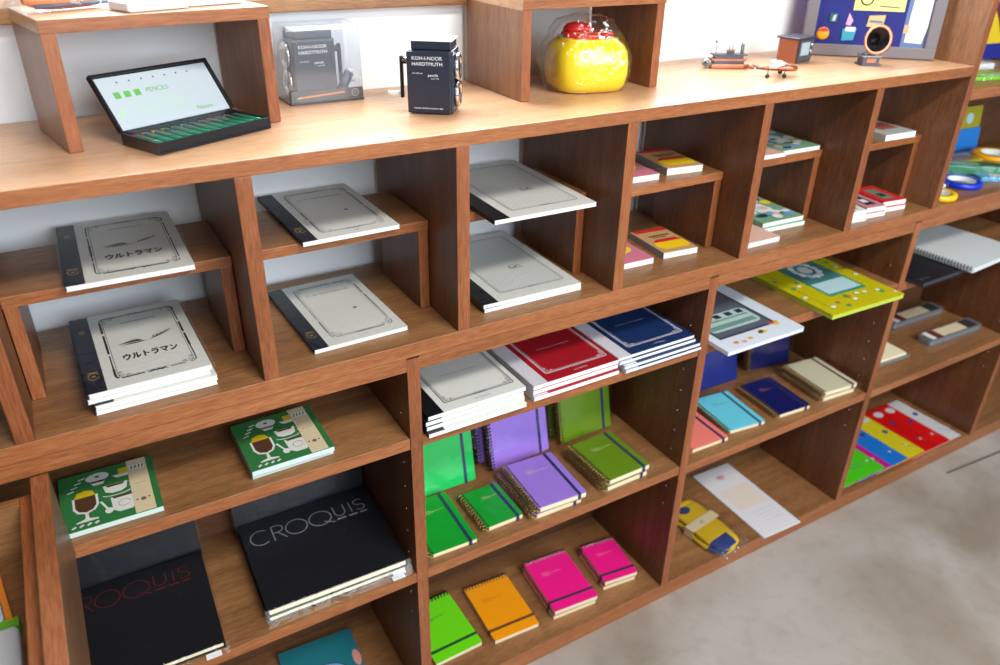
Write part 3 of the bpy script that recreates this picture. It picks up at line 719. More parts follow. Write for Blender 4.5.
booklet((1.088, .144, RT1), R(-7), .074, .108, .0125, 'red and yellow booklet on the riser, fourth pigeonhole', gb, 'red')
booklet((.985, .139, RT1), R(-4), .074, .105, .011, 'pink booklet on the riser, mostly hidden by the divider edge', gb, 'pink')
booklet((1.072, .112, ZR + G), R(-5), .074, .106, .0115, 'red and yellow booklet on the pigeonhole floor', gb, 'red')
booklet((.968, .112, ZR + G), R(-2), .074, .108, .011, 'pink booklet with a yellow blob on the pigeonhole floor', gb, 'pink')
booklet((1.374, .160, RT1), R(-2), .102, .142, .0085, 'green and white illustrated booklet on the riser, fifth pigeonhole', gb, 'green')
booklet((1.295, .148, RT1), R(-3), .064, .126, .008, 'pale booklet beside the green illustrated one on the riser', gb, 'peach')
booklet((1.342, .138, ZR + G), R(-3), .108, .146, .009, 'lower green illustrated booklet of the pair on the pigeonhole floor', gb, 'green')
booklet((1.340, .142, ZR + G + .0096), R(-2), .108, .146, .009, 'upper green illustrated booklet of the pair on the pigeonhole floor', gb, 'green')
booklet((1.232, .085, ZR + G), R(-1), .10, .118, .010, 'peach booklet with black markings at the front of the pigeonhole floor', gb, 'peach')
booklet((1.640, .121, RT1), R(-3), .090, .112, .0125, 'small grey booklet alone on the riser, beside the tall post', gb, 'grey')
gm = 'thick mini books in the last pigeonhole'
for nm, st, cx, cy in (('white', 'whitebox', 1.502, .068), ('pink', 'pinkbox', 1.562, .069), ('scarlet', 'redbox', 1.630, .076)):
    booklet((cx, cy, ZR + G), R(-6), .052 if nm != 'scarlet' else .064, .092, .0105, f'lower thick mini book of the {nm} pair in the last pigeonhole', gm, st)
    booklet((cx + .002, cy + .003, ZR + G + .0111), R(-7), .052 if nm != 'scarlet' else .064, .092, .0105, f'upper thick mini book of the {nm} pair in the last pigeonhole', gm, st)
booklet((1.590, .168, ZR + G), R(-5), .07, .09, .016, 'white mini book lying behind the thick pairs', gm, 'whitebox')

# ------------------------------------------------------------------ third bay, top shelf and bottom
S1B = .654 + G
pp = thing('picture_pad', (1.209, .096, S1B), 0, 'white-bordered picture pad with a dark street scene, jutting from the third-bay shelf', 'pad')
MB().box(-.0985, .0985, -.146, .146, 0, .0065, PAPER).build('page_block', pp)
c = MB().prism(rrect(-.1, .1, -.148, .148, .006, 4), .0065, .009, mat('glossy_white_cover', (212, 222, 234), .3)); z = .0093
x0, x1, y0, y1 = -.081, .066, -.107, .125
c.rect(x0, x1, y0, y1, z, mat('night_print', (44, 58, 74), .4)); c.rect(x0 + .004, x1 - .006, y0 + .006, y1 - .006, z + .0001, mat('dusk_print', (88, 94, 108), .4))
c.disc(-.035, .03, .026, z + .0002, mat('rose_glow_print', (178, 84, 104), .5), .02); c.disc(-.02, .02, .014, z + .0003, mat('rose_glow_print', (178, 84, 104), .5), .012)
vb = mat('pale_green_print', (176, 204, 198), .4); vd = mat('sage_print', (110, 146, 144), .4)
c.flat(rrect(x0 + .003, x1 - .012, -.085, -.025, .014), z + .0003, vb); c.rect(x0 + .003, x1 - .02, -.078, -.064, z + .0004, vd); c.rect(x0 + .003, x1 - .02, -.052, -.047, z + .0004, vd)
for u in (-.06, -.03, 0.0, .028): c.rect(u, u + .016, -.043, -.029, z + .0005, mat('dark_print', (36, 50, 60), .5) if u > -.04 else vd)
for u, v, cc in ((-.045, -.132, (214, 150, 120)), (-.062, -.128, (220, 120, 60)), (-.025, -.128, (226, 176, 60)), (.012, -.118, (214, 60, 40)), (.018, -.122, (240, 200, 30)), (.008, -.121, (60, 140, 60)), (.062, -.112, (236, 200, 40)), (.052, -.104, (206, 40, 80)), (.066, -.104, (226, 150, 30)), (-.03, -.026, (196, 180, 40)), (.034, .066, (230, 226, 220)), (.041, .071, (200, 70, 60))):
    c.disc(u, v, .0062, z + .0006, mat('dot_%d_%d_%d' % cc, cc, .5), .0045, 8)
c.build('printed_cover', pp)
yp = thing('activity_pad', (1.506, .083, S1B), R(-1.5), 'yellow pad with teal picture label, jutting from the third-bay shelf by the upright', 'pad')
MB().box(-.107, .107, -.131, .131, 0, .009, mat('lime_paper_edge', (176, 196, 70), .6)).build('page_block', yp)
c = MB().prism(rrect(-.108, .108, -.1325, .1325, .003, 2), .009, .0105, mat('mustard_yellow_cover', (192, 182, 16), .35)); z = .0108
tl = mat('teal_label', (24, 134, 116), .4)
c.rect(-.043, .067, -.07, .112, z, tl); c.rect(-.037, .061, -.008, .106, z + .0001, mat('slate_teal_print', (66, 114, 116), .4)); c.rect(-.037, .061, -.062, -.012, z + .0001, mat('pale_sky_print', (182, 216, 222), .4))
for k in range(12):
    a = 2 * math.pi * k / 12; c.disc(.012 + .028 * math.cos(a), .048 + .034 * math.sin(a), .0075, z + .0002 + .00001 * k, CW if k % 2 else mat('pale_sky_print', (182, 216, 222), .4), .0095, 10)
c.disc(.012, .048, .016, z + .0004, mat('pearl_print', (206, 212, 210), .4), .018)
rr = random.Random(4)
for k in range(48):
    u, v = rr.uniform(-.1, .1), rr.uniform(-.122, .122)
    if -.05 < u < .075 and -.08 < v < .12: continue
    c.disc(u, v, .006, z + .00002 * k, rr.choice([CW, CW, tl, mat('brick_print', (170, 90, 76), .5)]), .0048, 9)
c.strip([(-.085, -.115), (-.085, .1)], .0012, z, mat('olive_ink', (110, 120, 30), .5))
c.rect(.098, .104, -.118, -.112, z, CW); c.build('printed_cover', yp)
# envelope
ev = thing('envelope', (1.468, .118, zb), R(-2), 'long white envelope with faint red stamp, flat on the bottom board', 'envelope')
c = MB().prism([(-.061, -.128), (.061, -.128), (.061, .128), (-.061, .128)], 0, .003, mat('white_envelope_paper', (226, 224, 228), .6)); z = .0032
c.disc(.0, .092, .011, z, mat('faded_red_stamp', (196, 160, 166), .6), .009); c.strip(arc(0, .092, .014, 0, 360, 20, .0115), .001, z + .0001, mat('faded_red_stamp', (196, 160, 166), .6), True)
c.rect(-.045, .05, -.03, .045, z, mat('cream_patch', (230, 216, 204), .6))
for k in range(4): c.strip([(-.02 + k * .004, -.05 - k * .012), (.045, -.05 - k * .012)], .0008, z, mat('faded_red_stamp', (196, 160, 166), .6))
c.build('envelope_body', ev)
MB().prism([(-.061, .128), (.061, .128), (.044, .098), (-.044, .098)], .0033, .0036, mat('white_envelope_paper', (226, 224, 228), .6)).build('flap', ev)
MB().add([(-.063, -.134, .0001), (.063, -.134, .0001), (.063, .131, .0001), (-.063, .131, .0001), (-.062, -.130, .0055), (.062, -.130, .0055), (.062, .13, .0055), (-.062, .13, .0055)], [(4, 5, 6, 7), (0, 1, 5, 4), (1, 2, 6, 5), (2, 3, 7, 6), (3, 0, 4, 7)], FILM).build('plastic_sleeve', ev)
# folded socks
sk = thing('folded_socks', (1.295, .086, zb), R(8), 'folded yellow socks with navy toe and paper band, bagged, on the bottom board', 'socks')
SY = mat('yellow_knit', (216, 178, 16), .8, bump=.8, bscale=1200); SN = mat('navy_knit', (34, 52, 112), .8, bump=.8, bscale=1200)
def sock_layer(z0, h, sx):
    b = MB(); rows = [(-.088, .016), (-.083, .027), (-.07, .036), (-.05, .042), (-.02, .044), (.015, .042), (.05, .042), (.075, .040), (.086, .030)]
    prof = [(-1, .35), (-.86, .85), (0, 1.0), (.86, .85), (1, .35)]
    vs = []; n = 10
    for y, w in rows:
        for k in range(n):
            a = 2 * math.pi * k / n; vs.append((sx + w * math.copysign(abs(math.cos(a)) ** .6, math.cos(a)) + .006 * math.sin(y * 30), y, z0 + h / 2 + h / 2 * math.copysign(abs(math.sin(a)) ** .7, math.sin(a))))
    for i in range(len(rows) - 1):
        for k in range(n):
            ml = SN if (i < 3 and k in (2, 3, 4)) else SY
            b.fm.append(b.mi(ml)); b.f.append((i * n + k, i * n + (k + 1) % n, (i + 1) * n + (k + 1) % n, (i + 1) * n + k)); b.sm.append(True)
    b.f.append(tuple(range(n - 1, -1, -1))); b.fm.append(b.mi(SY)); b.sm.append(True)
    b.f.append(tuple((len(rows) - 1) * n + k for k in range(n))); b.fm.append(b.mi(SY)); b.sm.append(True)
    b.v += vs
    return b
sock_layer(.0002, .011, -.004).build('sock', sk)
s2 = sock_layer(.0114, .011, .003); s2.disc(-.004, .058, .017, .0229, SN, .012, 14); s2.build('sock', sk)
MB().box(-.047, .05, -.006, .02, .0232, .0237, CT).box(-.0475, -.047, -.006, .02, .001, .0237, CT).text('22', -.008, .002, .008, .0239, INK).build('paper_band', sk)
bb = MB(); vs = []
for i, (y, w, h) in enumerate(((-.098, .05, .002), (-.085, .05, .014), (-.05, .053, .0255), (.06, .053, .0255), (.09, .052, .014), (.104, .05, .002))):
    vs += [(-w, y, .0002), (-w, y, h), (w, y, h), (w, y, .0002)]
bb.add(vs, [(i * 4 + k, i * 4 + k + 1, i * 4 + k + 5, i * 4 + k + 4) for i in range(5) for k in range(3)], FILMC).build('plastic_bag', sk)

# ------------------------------------------------------------------ fourth bay
S1C = .652 + G
bk = thing('spiral_sketchbook', (1.806, .070, S1C), R(1), 'black-covered spiral sketchbook lying beneath the white spiral pad', 'sketchbook')
MB().box(-.108, .108, -.104, .104, .0014, .0105, mat('dark_page_edge', (52, 54, 64), .6)).build('page_block', bk)
c = MB().box(-.11, .11, -.106, .106, .0105, .012, BLACK).box(-.11, .11, -.106, .106, 0, .0014, BLACK)
c.text('SKETCH', -.104, -.094, .007, .0122, INKG); c.build('cover', bk)
wp = thing('spiral_drawing_pad', (1.936, .060, S1C + .0135), R(4), 'white spiral pad with silver coil, resting half on the black sketchbook', 'pad')
MB().box(-.108, .108, -.112, .112, .0002, .0115, mat('white_pad_cover', (206, 214, 214), .45)).build('page_block', wp)
n = 30; pts = []
for i in range(n * 10 + 1):
    a = 2 * math.pi * i / 10; pts.append((-.107 - .0055 * math.cos(a), -.108 + .216 * i / (n * 10), .0060 + .0078 * math.sin(a) if math.sin(a) > 0 else .0060 + .0058 * math.sin(a)))
MB().tube(pts, .0009, DARKWIRE, 5).build('spiral_binding', wp)
sketchbook((2.06, .212, S1C), R(-4), .27, .105, .014, 'black sketchbook standing at the back behind the white spiral pad', None, standing=True, rx=82, sleeve=False)
def clear_box(loc, rz, label):
    r = thing('clear_case', loc, rz, label, 'case', 'clear cases on the dim shelf')
    b = MB(); w, d, h = .108, .0225, .019
    MB().prism(rrect(-w, w, -d, d, .008), 0, h, CASE).build('case_shell', r)
    c = MB().prism(rrect(-w + .004, w - .004, -d + .003, d - .003, .006), .003, h - .003, mat('dim_grey_contents', (120, 126, 128), .5)).build('contents', r)
    k = MB().rect(-w + .012, -w + .03, -d + .005, d - .004, h + .0003, CW).rect(-w + .03, -w + .055, -d + .004, d - .005, h + .0003, mat('dark_red_print', (110, 44, 40), .5)).rect(-w + .055, .05, -d + .006, d - .005, h + .0003, CT).rect(.05, w - .016, -d + .005, d - .005, h + .0003, mat('charcoal_print', (48, 50, 50), .5))
    k.build('printed_sleeve', r)
    return r
z2c = S2C + G
clear_box((2.113, .080, z2c), R(-2), 'clear slim case with printed label, nearer the edge of the dim shelf')
clear_box((2.113, .189, z2c), R(-1), 'clear slim case with printed label, further back on the dim shelf')
cp = thing('memo_pad', (1.852, .098, z2c), R(-3), 'cream memo pad in grey case beside the upright on the dim shelf', 'pad')
MB().box(-.066, .066, -.036, .036, 0, .005, mat('grey_card_tray', (118, 120, 118), .5)).build('tray', cp); MB().box(-.064, .056, -.03, .035, .0052, .012, CREAM).build('paper_block', cp)
fc = [('white', (206, 206, 208), 2.222), ('scarlet', (210, 14, 18), 2.168), ('deep red', (196, 12, 16), 2.112), ('yellow', (206, 190, 30), 2.047), ('blue', (24, 110, 200), 1.972), ('magenta', (190, 18, 130), 1.899), ('green', (70, 190, 28), 1.872)]
for k, (nm, rgb, xr) in enumerate(fc):
    w = .205 if k else .22
    if nm == 'green': w = .178
    if nm == 'magenta': w = .195
    f = thing('document_folder', (xr - w / 2, .112 - (.0 if k else -.001), zb + k * .0031), R(0), {'white': 'white folder, lowest and outermost of the fanned row on the bottom board'}.get(nm, f'{nm} folder in the fanned overlapping row on the bottom board'), 'folder', 'fanned folders')
    m = mat('folder_%d_%d_%d' % rgb, rgb, .35)
    MB().box(-w / 2, w / 2, -.103, .103, 0, .0009, m).box(-w / 2, w / 2, -.103, .103, .0021, .0029, m).box(w / 2 - .0008, w / 2, -.103, .103, .0009, .0021, m).build('cover', f)
    MB().box(-w / 2 + .002, w / 2 - .002, -.101, .101, .001, .002, PAPER).build('inner_sheets', f)
    s = MB(); z = .0031; nv = mat('folder_navy_print', (50, 50, 130), .5)
    if k in (1, 2, 3): MB().disc(w / 2 - .022, .075, .016, z, mat('folder_tab_white', (200, 200, 206), .5), .013).build('index_label', f)
    s.disc(w / 2 - .02, .028 - .02 * (k % 2), .009, z, nv, .0075); s.strip([(w / 2 - .03, -.05), (w / 2 - .008, -.075)], .0015, z, INKG); s.disc(w / 2 - .02, -.06, .004, z + .0001, mat('folder_tab_white', (200, 200, 206), .5))
    if nm == 'green': s.disc(-.03, -.02, .008, z, nv, .007); s.strip([(-.01, -.045), (.05, -.06)], .0016, z, INKG); s.strip([(-.02, -.055), (.045, -.07)], .0016, z, INKG)
    s.build('printed_label', f)

# ------------------------------------------------------------------ goods in the far shelf unit
def tape_ring(loc, r0, r1, h, rgb, label, inner=(220, 226, 226)):
    t = thing('tape_roll', loc, 0, label, 'tape roll', 'tape rolls')
    MB().lathe([(r0, 0), (r1, 0), (r1 + .0015, h / 2), (r1, h), (r0, h), (r0, 0)], mat('ring_%d_%d_%d' % rgb, rgb, .3), 36).build('tape', t)
    MB().lathe([(r0 - .0022, .0005), (r0 - .0003, .0005), (r0 - .0003, h), (r0 - .0022, h), (r0 - .0022, .0005)], mat('core_%d_%d_%d' % inner, inner, .5), 36).build('core', t)
    return t
zr = ZR + G
tape_ring((1.793, .0415, zr), .022, .036, .012, (246, 190, 10), 'yellow tape roll at the front of the far shelf')
tape_ring((1.925, .073, zr), .030, .044, .012, (14, 50, 200), 'blue tape roll behind the yellow one')
tape_ring((2.215, .165, zr), .034, .054, .014, (240, 170, 20), 'orange tape roll at the back of the far shelf')
def packet(name, poly, h, loc, rz, rgb, label, extra=None, cat='packet', film_=True):
    r = thing(name, loc, rz, label, cat)
    MB().prism(poly, 0, h, mat('packet_%d_%d_%d' % rgb, rgb, .25)).build('packet_body', r, bevel=min(.003, h * .3))
    if extra:
        k = MB(); extra(k, h + .0003); k.build('printed_label', r)
    if film_:
        xs = [p[0] for p in poly]; ys = [p[1] for p in poly]; e = .003
        p = [(min(xs) - e, min(ys) - e), (max(xs) + e, min(ys) - e), (max(xs) + e, max(ys) + e), (min(xs) - e, max(ys) + e)]
        MB().add([(x, y, .0003) for x, y in p] + [(x * .93, y * .93, h + .004) for x, y in p], [(4, 5, 6, 7), (0, 1, 5, 4), (1, 2, 6, 5), (2, 3, 7, 6), (3, 0, 4, 7)], FILMC).build('plastic_wrap', r)
    return r
packet('toy_packet', rrect(-.028, .028, -.022, .022, .006), .010, (1.846, .098, zr), R(-20), (206, 226, 240), 'white packet beside the blue tape roll', lambda k, z: k.disc(0, 0, .012, z, mat('sky_print', (110, 160, 214), .5)))
packet('toy_packet', rrect(-.085, .085, -.022, .022, .012), .022, (2.02, .125, zr), R(-38), (14, 126, 84), 'long glossy green packet lying across the far shelf', lambda k, z: k.rect(-.05, .03, -.007, .009, z, mat('mint_print', (150, 220, 190), .4)))
packet('toy_packet', rrect(-.06, .06, -.02, .02, .006), .009, (2.050, .050, zr), R(-30), (40, 160, 214), 'light blue packet in front of the long green one', lambda k, z: k.rect(-.03, .02, -.01, .01, z, CW))
packet('toy_packet', rrect(-.065, .065, -.03, .03, .003), .006, (2.115, .195, zr), R(-6), (190, 180, 20), 'flat yellow packet behind the long green one', lambda k, z: k.rect(-.035, .035, -.016, .016, z, mat('olive_red_print', (150, 90, 30), .5)))
r = thing('hang_card', (2.222, .252, zr), R(-4), 'upright blue and yellow card leaning at the back of the far shelf', 'card', rx=R(84))
MB().box(-.045, .045, 0, .055, 0, .008, mat('azure_card', (30, 130, 220), .4)).build('lower_panel', r); MB().box(-.045, .045, .0552, .11, 0, .0035, mat('olive_yellow_card', (170, 160, 20), .4)).disc(0, .08, .014, .0038, mat('pale_sky_print', (182, 216, 222), .4)).build('upper_panel', r)
zt = 1.058 + G
packet('flat_packet', rrect(-.055, .055, -.035, .035, .004), .009, (1.868, .075, zt), R(-12), (124, 196, 30), 'lime packet with mint tube on the upper far shelf', lambda k, z: k.rect(-.02, .05, -.028, -.012, z, mat('mint_print', (150, 220, 190), .4)))
packet('flat_packet', rrect(-.04, .04, -.02, .02, .008), .014, (1.965, .14, zt), R(-5), (226, 234, 238), 'white packet behind the lime one on the upper far shelf', None)
r = thing('hanging_bag', (2.11, .215, zt), R(-3), 'big yellow bag with navy base and plum stripe standing on the upper far shelf', 'bag', rx=R(82))
MB().prism(rrect(-.10, .10, 0, .22, .01), 0, .02, mat('golden_bag', (206, 178, 10), .3)).strip([(-.02, .15), (.02, .09), (.045, .04)], .016, .0203, mat('plum_print', (92, 24, 62), .4)).strip([(-.06, .19), (.06, .17)], .005, .0203, INK).build('bag_body', r, bevel=.004)
MB().box(-.101, .101, -.0005 + .001, .035, .0206, .0225, mat('navy_band', (18, 28, 120), .35)).strip([(-.08, .012), (-.03, .02)], .004, .0228, CW).build('base_band', r)

# packets inside the display tray
r = thing('snack_packet', (-.064, -.089, .6742 + G), R(8), 'packet with orange rim and pale front, inside the open display tray', 'packet')
MB().prism(rrect(-.045, .045, -.045, .045, .008), 0, .016, mat('pale_blue_pack', (176, 196, 206), .3)).rect(-.03, .03, -.03, .03, .0163, CW).build('packet_body', r, bevel=.004)
MB().box(.0455, .0515, -.047, .047, .0, .022, mat('orange_rim', (206, 120, 40), .4)).build('rim', r)
r = thing('snack_packet', (-.050, -.178, .6742 + G), R(2), 'packet with green end and blue print, inside the open display tray', 'packet')
MB().prism(rrect(-.05, .05, -.035, .035, .008), 0, .02, mat('pale_grey_pack', (180, 184, 188), .3)).rect(-.01, .02, -.025, .025, .0203, mat('royal_print', (50, 66, 150), .5)).build('packet_body', r, bevel=.004)
MB().box(-.05, .05, .0355, .05, .001, .016, mat('fresh_green_pack', (90, 160, 40), .35)).build('crimped_end', r)

# ------------------------------------------------------------------ counter: open pencil tin
zc = ZC + G
tin = thing('pencil_tin', (.3035, .1235, zc), R(25), 'open metal pencil tin with green tray and printed lid, in clear wrap', 'pencil tin')
TD = mat('tin_grey_black', (40, 44, 50), .3, .6)
b = MB().box(-.08, .08, -.036, .036, 0, .003, TD)
for a_ in ((-.08, .08, -.036, -.033), (-.08, .08, .033, .036), (-.08, -.077, -.033, .033), (.077, .08, -.033, .033)): b.box(*a_, .003, .014, TD)
b.build('tray', tin, bevel=.001)
MB().box(-.0768, .0768, -.0328, .0328, .0031, .0065, mat('green_tray_liner', (16, 92, 66), .4)).build('liner', tin)
pc = [(206, 60, 70), (226, 120, 60), (236, 190, 60), (120, 170, 70), (60, 130, 90), (70, 150, 190), (60, 90, 160), (110, 80, 150), (206, 50, 90), (190, 60, 50), (130, 80, 50), (50, 50, 54)]
for k, cc in enumerate(pc):
    x = -.0705 + k * .0128
    p = MB(); p.tube([(x, -.030, .0102), (x, .020, .0102)], .0034, mat('pencil_green', (24, 122, 88), .3), 6)
    p.build('pencil', tin)
    MB().tube([(x, .0202, .0102), (x, .030, .0102)], .0034, mat('pencil_%d_%d_%d' % cc, cc, .4), 6, radii=[.0034, .0008]).build('coloured_tip', p_ := bpy.context.scene.objects[-1] if False else tin)
lid = MB(); XF = Matrix.Translation((0, .037, .0145)) @ Euler((R(52), 0, 0)).to_matrix().to_4x4()
lid.box(-.08, .08, 0, .072, -.003, 0, TD, XF)
for a_ in ((-.08, .08, .069, .072), (-.08, -.077, 0, .069), (.077, .08, 0, .069)): lid.box(*a_, 0, .004, TD, XF)
lid.build('lid', tin)
pr = MB(); z = .0003; LG = mat('leaf_green_ink', (90, 170, 80), .5); PG = mat('pale_green_ink', (170, 206, 170), .5)
pr.rect(-.076, .076, .001, .068, z, mat('lid_paper', (180, 192, 200), .4), XF)
for k in range(3): pr.rect(-.062 + k * .013, -.054 + k * .013, .040, .048, z + .0002, LG, XF)
pr.text('PENCILS', -.02, .042, .006, z + .0002, LG, XF); pr.text('Nature', .032, .008, .0058, z + .0002, LG, XF)
for k in range(4): pr.strip([(-.05, .033 - k * .006), (.02 + .012 * (k % 2), .033 - k * .006)], .0011, z + .0002, PG, xf=XF)
for k in range(7): pr.disc(-.05 + k * .016, .060, .0012, z + .0002, mat('slate_dot', (70, 96, 120), .5), xf=XF)
pr.disc(-.064, .022, .004, z + .0002, PG, xf=XF); pr.build('lid_print', tin)
wv = [(-.085, -.047, .0004), (.086, -.046, .0006), (.085, .036, .001), (-.085, .036, .001), (-.083, -.040, .0185), (.084, -.040, .0185), (.083, .030, .020), (-.083, .030, .020)]
MB().add(wv, [(4, 5, 6, 7), (0, 1, 5, 4), (1, 2, 6, 5), (3, 0, 4, 7)], FILM).build('cellophane_wrap', tin)
MB().add([tuple(XF @ Vector(p)) for p in ((-.083, .004, .006), (.083, .004, .006), (.084, .082, .004), (-.094, .082, .003))], [(0, 1, 2, 3)], FILM).build('cellophane_flap', tin)

# ------------------------------------------------------------------ crank pencil sharpeners
SB = mat('sharpener_navy_black', (34, 40, 54), .35)
def sharpener(loc, rz, label, flip=1):  # flip swaps the crank and lens sides
    r = thing('pencil_sharpener', loc, rz, label, 'pencil sharpener', 'crank pencil sharpeners')
    MB().box(-.031, .031, -.020, .028, .001, .083, SB).build('housing', r, bevel=.002)
    MB().box(-.0312, .0285, -.0255, -.0202, .0015, .082, SB).build('front_plate', r, bevel=.0012)
    MB().box(-.026, .0285, -.019, .026, .0832, .094, SB).build('viewfinder_cap', r, bevel=.0015)
    MB().box(-.0275, .030, -.0205, .0275, .0942, .0962, WHITE).build('cap_lid', r, bevel=.0008)
    t = MB(); X = Matrix.Translation((0, -.0257, 0)) @ Euler((R(90), 0, 0)).to_matrix().to_4x4(); wt = mat('white_print', (226, 230, 232), .5)
    t.text('KOH-I-NOOR', -.0235, .0715, .0047, 0, wt, X, width=.041); t.text('HARDTMUTH', -.0235, .0642, .0047, 0, wt, X, width=.041)
    t.text('not a far an', -.0235, .0535, .0022, 0, wt, X); t.text('pencils', -.002, .0505, .0036, 0, wt, X); t.text('since 1790', .002, .047, .0018, 0, wt, X)
    t.text('www.koh-i-noor.eu', -.0225, .0075, .0026, 0, wt, X, width=.040); t.build('lettering', r)
    s = flip
    for z in (.060, .024):
        rg = MB(); Xr = Matrix.Translation((s * .0312, .004, z)) @ Euler((0, R(90 * s), 0)).to_matrix().to_4x4()
        rg.lathe([(.012, 0), (.018, 0), (.018, .004), (.0165, .006), (.012, .006), (.012, 0)], CHROME, 28, Xr); rg = rg.build('lens_ring', r)
        MB().lathe([(.0, .0005), (.0118, .0005), (.0118, .004), (.006, .0052), (0, .0055)], mat('dark_lens', (16, 18, 22), .1), 24, Xr).build('lens', rg)
    Xc = Matrix.Translation((-s * .0314, .002, .066)) @ Euler((0, R(-90 * s), 0)).to_matrix().to_4x4()
    MB().lathe([(0, 0), (.012, 0), (.012, .003), (.005, .005), (.005, .011), (0, .011)], CHROME, 20, Xc).build('crank_hub', r)
    xa = -s * .0445
    arm = MB().prism([(-.004, .006), (.004, .006), (.004, -.050), (-.004, -.050)], -.002, .002, BLACK, Matrix.Translation((xa, .002, .066)) @ Euler((R(90), 0, R(90))).to_matrix().to_4x4()).build('crank_arm', r, bevel=.001)
    MB().tube([(xa - s * .0022, .002, .021), (xa - s * .020, .002, .021)], .0040, WHITE, 12).build('crank_handle', arm)
    return r
sharpener((.619, .1215, zc), R(-37), 'navy-black crank pencil sharpener shaped like a camera, standing free on the counter')
sharpener((.493, .2645, zc + .003), R(0), 'navy-black crank pencil sharpener inside the clear display box', flip=-1)
bx = thing('display_box', (.505, .2655, zc), R(0), 'clear plastic display box holding a boxed pencil sharpener, against the wall', 'display box')
c = MB(); a0 = rrect(-.0555, .0555, -.0302, .0302, .004); n = len(a0)
vs = [(x, y, .0022) for x, y in a0] + [(x * .985, y * .98, .098) for x, y in a0] + [(x * .95, y * .94, .1045) for x, y in a0]
c.add(vs, [(k * n + i, k * n + (i + 1) % n, (k + 1) * n + (i + 1) % n, (k + 1) * n + i) for k in range(2) for i in range(n)] + [tuple(2 * n + i for i in range(n))], CASE, None, False)
c.build('clear_cover', bx)
MB().prism(rrect(-.056, .056, -.0306, .0306, .004), 0, .0022, mat('smoke_base', (60, 62, 66), .4)).build('base', bx)
k = MB().box(-.053, .054, -.0290, -.0285, .0025, .018, mat('black_insert', (44, 42, 44), .4)); X = Matrix.Translation((0, -.0291, 0)) @ Euler((R(90), 0, 0)).to_matrix().to_4x4()
orr = mat('orange_pencil_print', (214, 122, 50), .4); k.strip([(-.04, .0090), (.026, .0125)], .0026, 0, orr, xf=X); k.flat([(-.046, .0086), (-.04, .0078), (-.04, .0103)], 0, CT, X)
k.text('Pencil Sharpener', -.02, .0145, .002, 0, INKG, X); k.text('NOT A FAR AN', -.02, .0045, .002, 0, INKG, X); k.strip(arc(.042, .0105, .005, 0, 360, 20), .0008, 0, SILVER, True, X); k.disc(.042, .0105, .003, 0, INKG, xf=X)
k.build('card_insert', bx)
hb = thing('spare_part', (.536, .252, zc + .003), R(0), 'dark barrel-shaped accessory lying beside the sharpener inside the clear box', 'accessory')
MB().tube([(-.006, 0, .006), (.010, 0, .034)], .007, mat('gunmetal_plastic', (56, 66, 90), .3), 14).build('barrel', hb); MB().tube([(.0105, 0, .0349), (.012, 0, .0375)], .0055, WHITE, 12).build('end_cap', hb)

# ------------------------------------------------------------------ yellow lidded jar in cellophane
jar = thing('lidded_jar', (.903, .158, zc), R(-12), 'yellow rounded jar with red lid in crumpled cellophane, beneath the riser', 'jar')
JY = mat('glossy_yellow_plastic', (246, 214, 10), .22, coat=.4); JR = mat('glossy_red_plastic', (214, 20, 24), .25, coat=.3)
MB().lathe([(.056, 0), (.066, .002), (.073, .010), (.0765, .025), (.0765, .043), (.074, .057), (.068, .067), (.060, .0725), (.056, .0745), (.055, .0778), (.0475, .0778)], JY, 64, None, 3.6, .80, .70).build('body', jar)
l = MB(); l.lathe([(.0, .0782), (.050, .0782), (.0515, .080), (.0515, .083), (.049, .085), (.044, .0855), (.0, .0855)], JR, 48, None, 2.2, .80, .70); l = l.build('lid', jar)
MB().lathe([(0, .0858), (.030, .0858), (.029, .090), (.022, .0955), (.010, .098), (0, .098)], JR, 32, Matrix.Translation((-.012, .012, 0)), 2.0, .8, .55).build('lid_knob', l)
c = MB(); c.strip(arc(0, -.002, .030, 200, 340, 20, .022), .005, .0859, mat('lid_yellow_script', (236, 170, 40), .4)); c.build('lid_lettering', l)
rr = random.Random(11); cp = MB(); prof = [(.071, .0004), (.078, .012), (.082, .030), (.082, .048), (.077, .064), (.064, .080), (.056, .090), (.044, .1035), (.02, .110)]
n = 40; vs = []
for r_, z in prof:
    for k in range(n):
        a = 2 * math.pi * k / n; ca, sa = math.cos(a), math.sin(a); q = (abs(ca) ** 3.6 + abs(sa) ** 3.6) ** (-1 / 3.6)
        j = 1 + rr.uniform(-.012, .018)
        bl = max(0, math.cos(a - R(185))) ** 3 * .016 * (1 if z > .03 else .3)
        vs.append(((r_ * q * j + bl * rr.uniform(.5, 1.6)) * ca * .80, (r_ * q * j + bl * .6) * sa * .70, z + (rr.uniform(-.0025, .0025) if z > .001 else 0)))
cp.add(vs, [(i * n + k, i * n + (k + 1) % n, (i + 1) * n + (k + 1) % n, (i + 1) * n + k) for i in range(len(prof) - 1) for k in range(n)] + [tuple((len(prof) - 1) * n + k for k in range(n))], FILMC)
cp.build('cellophane_wrap', jar)

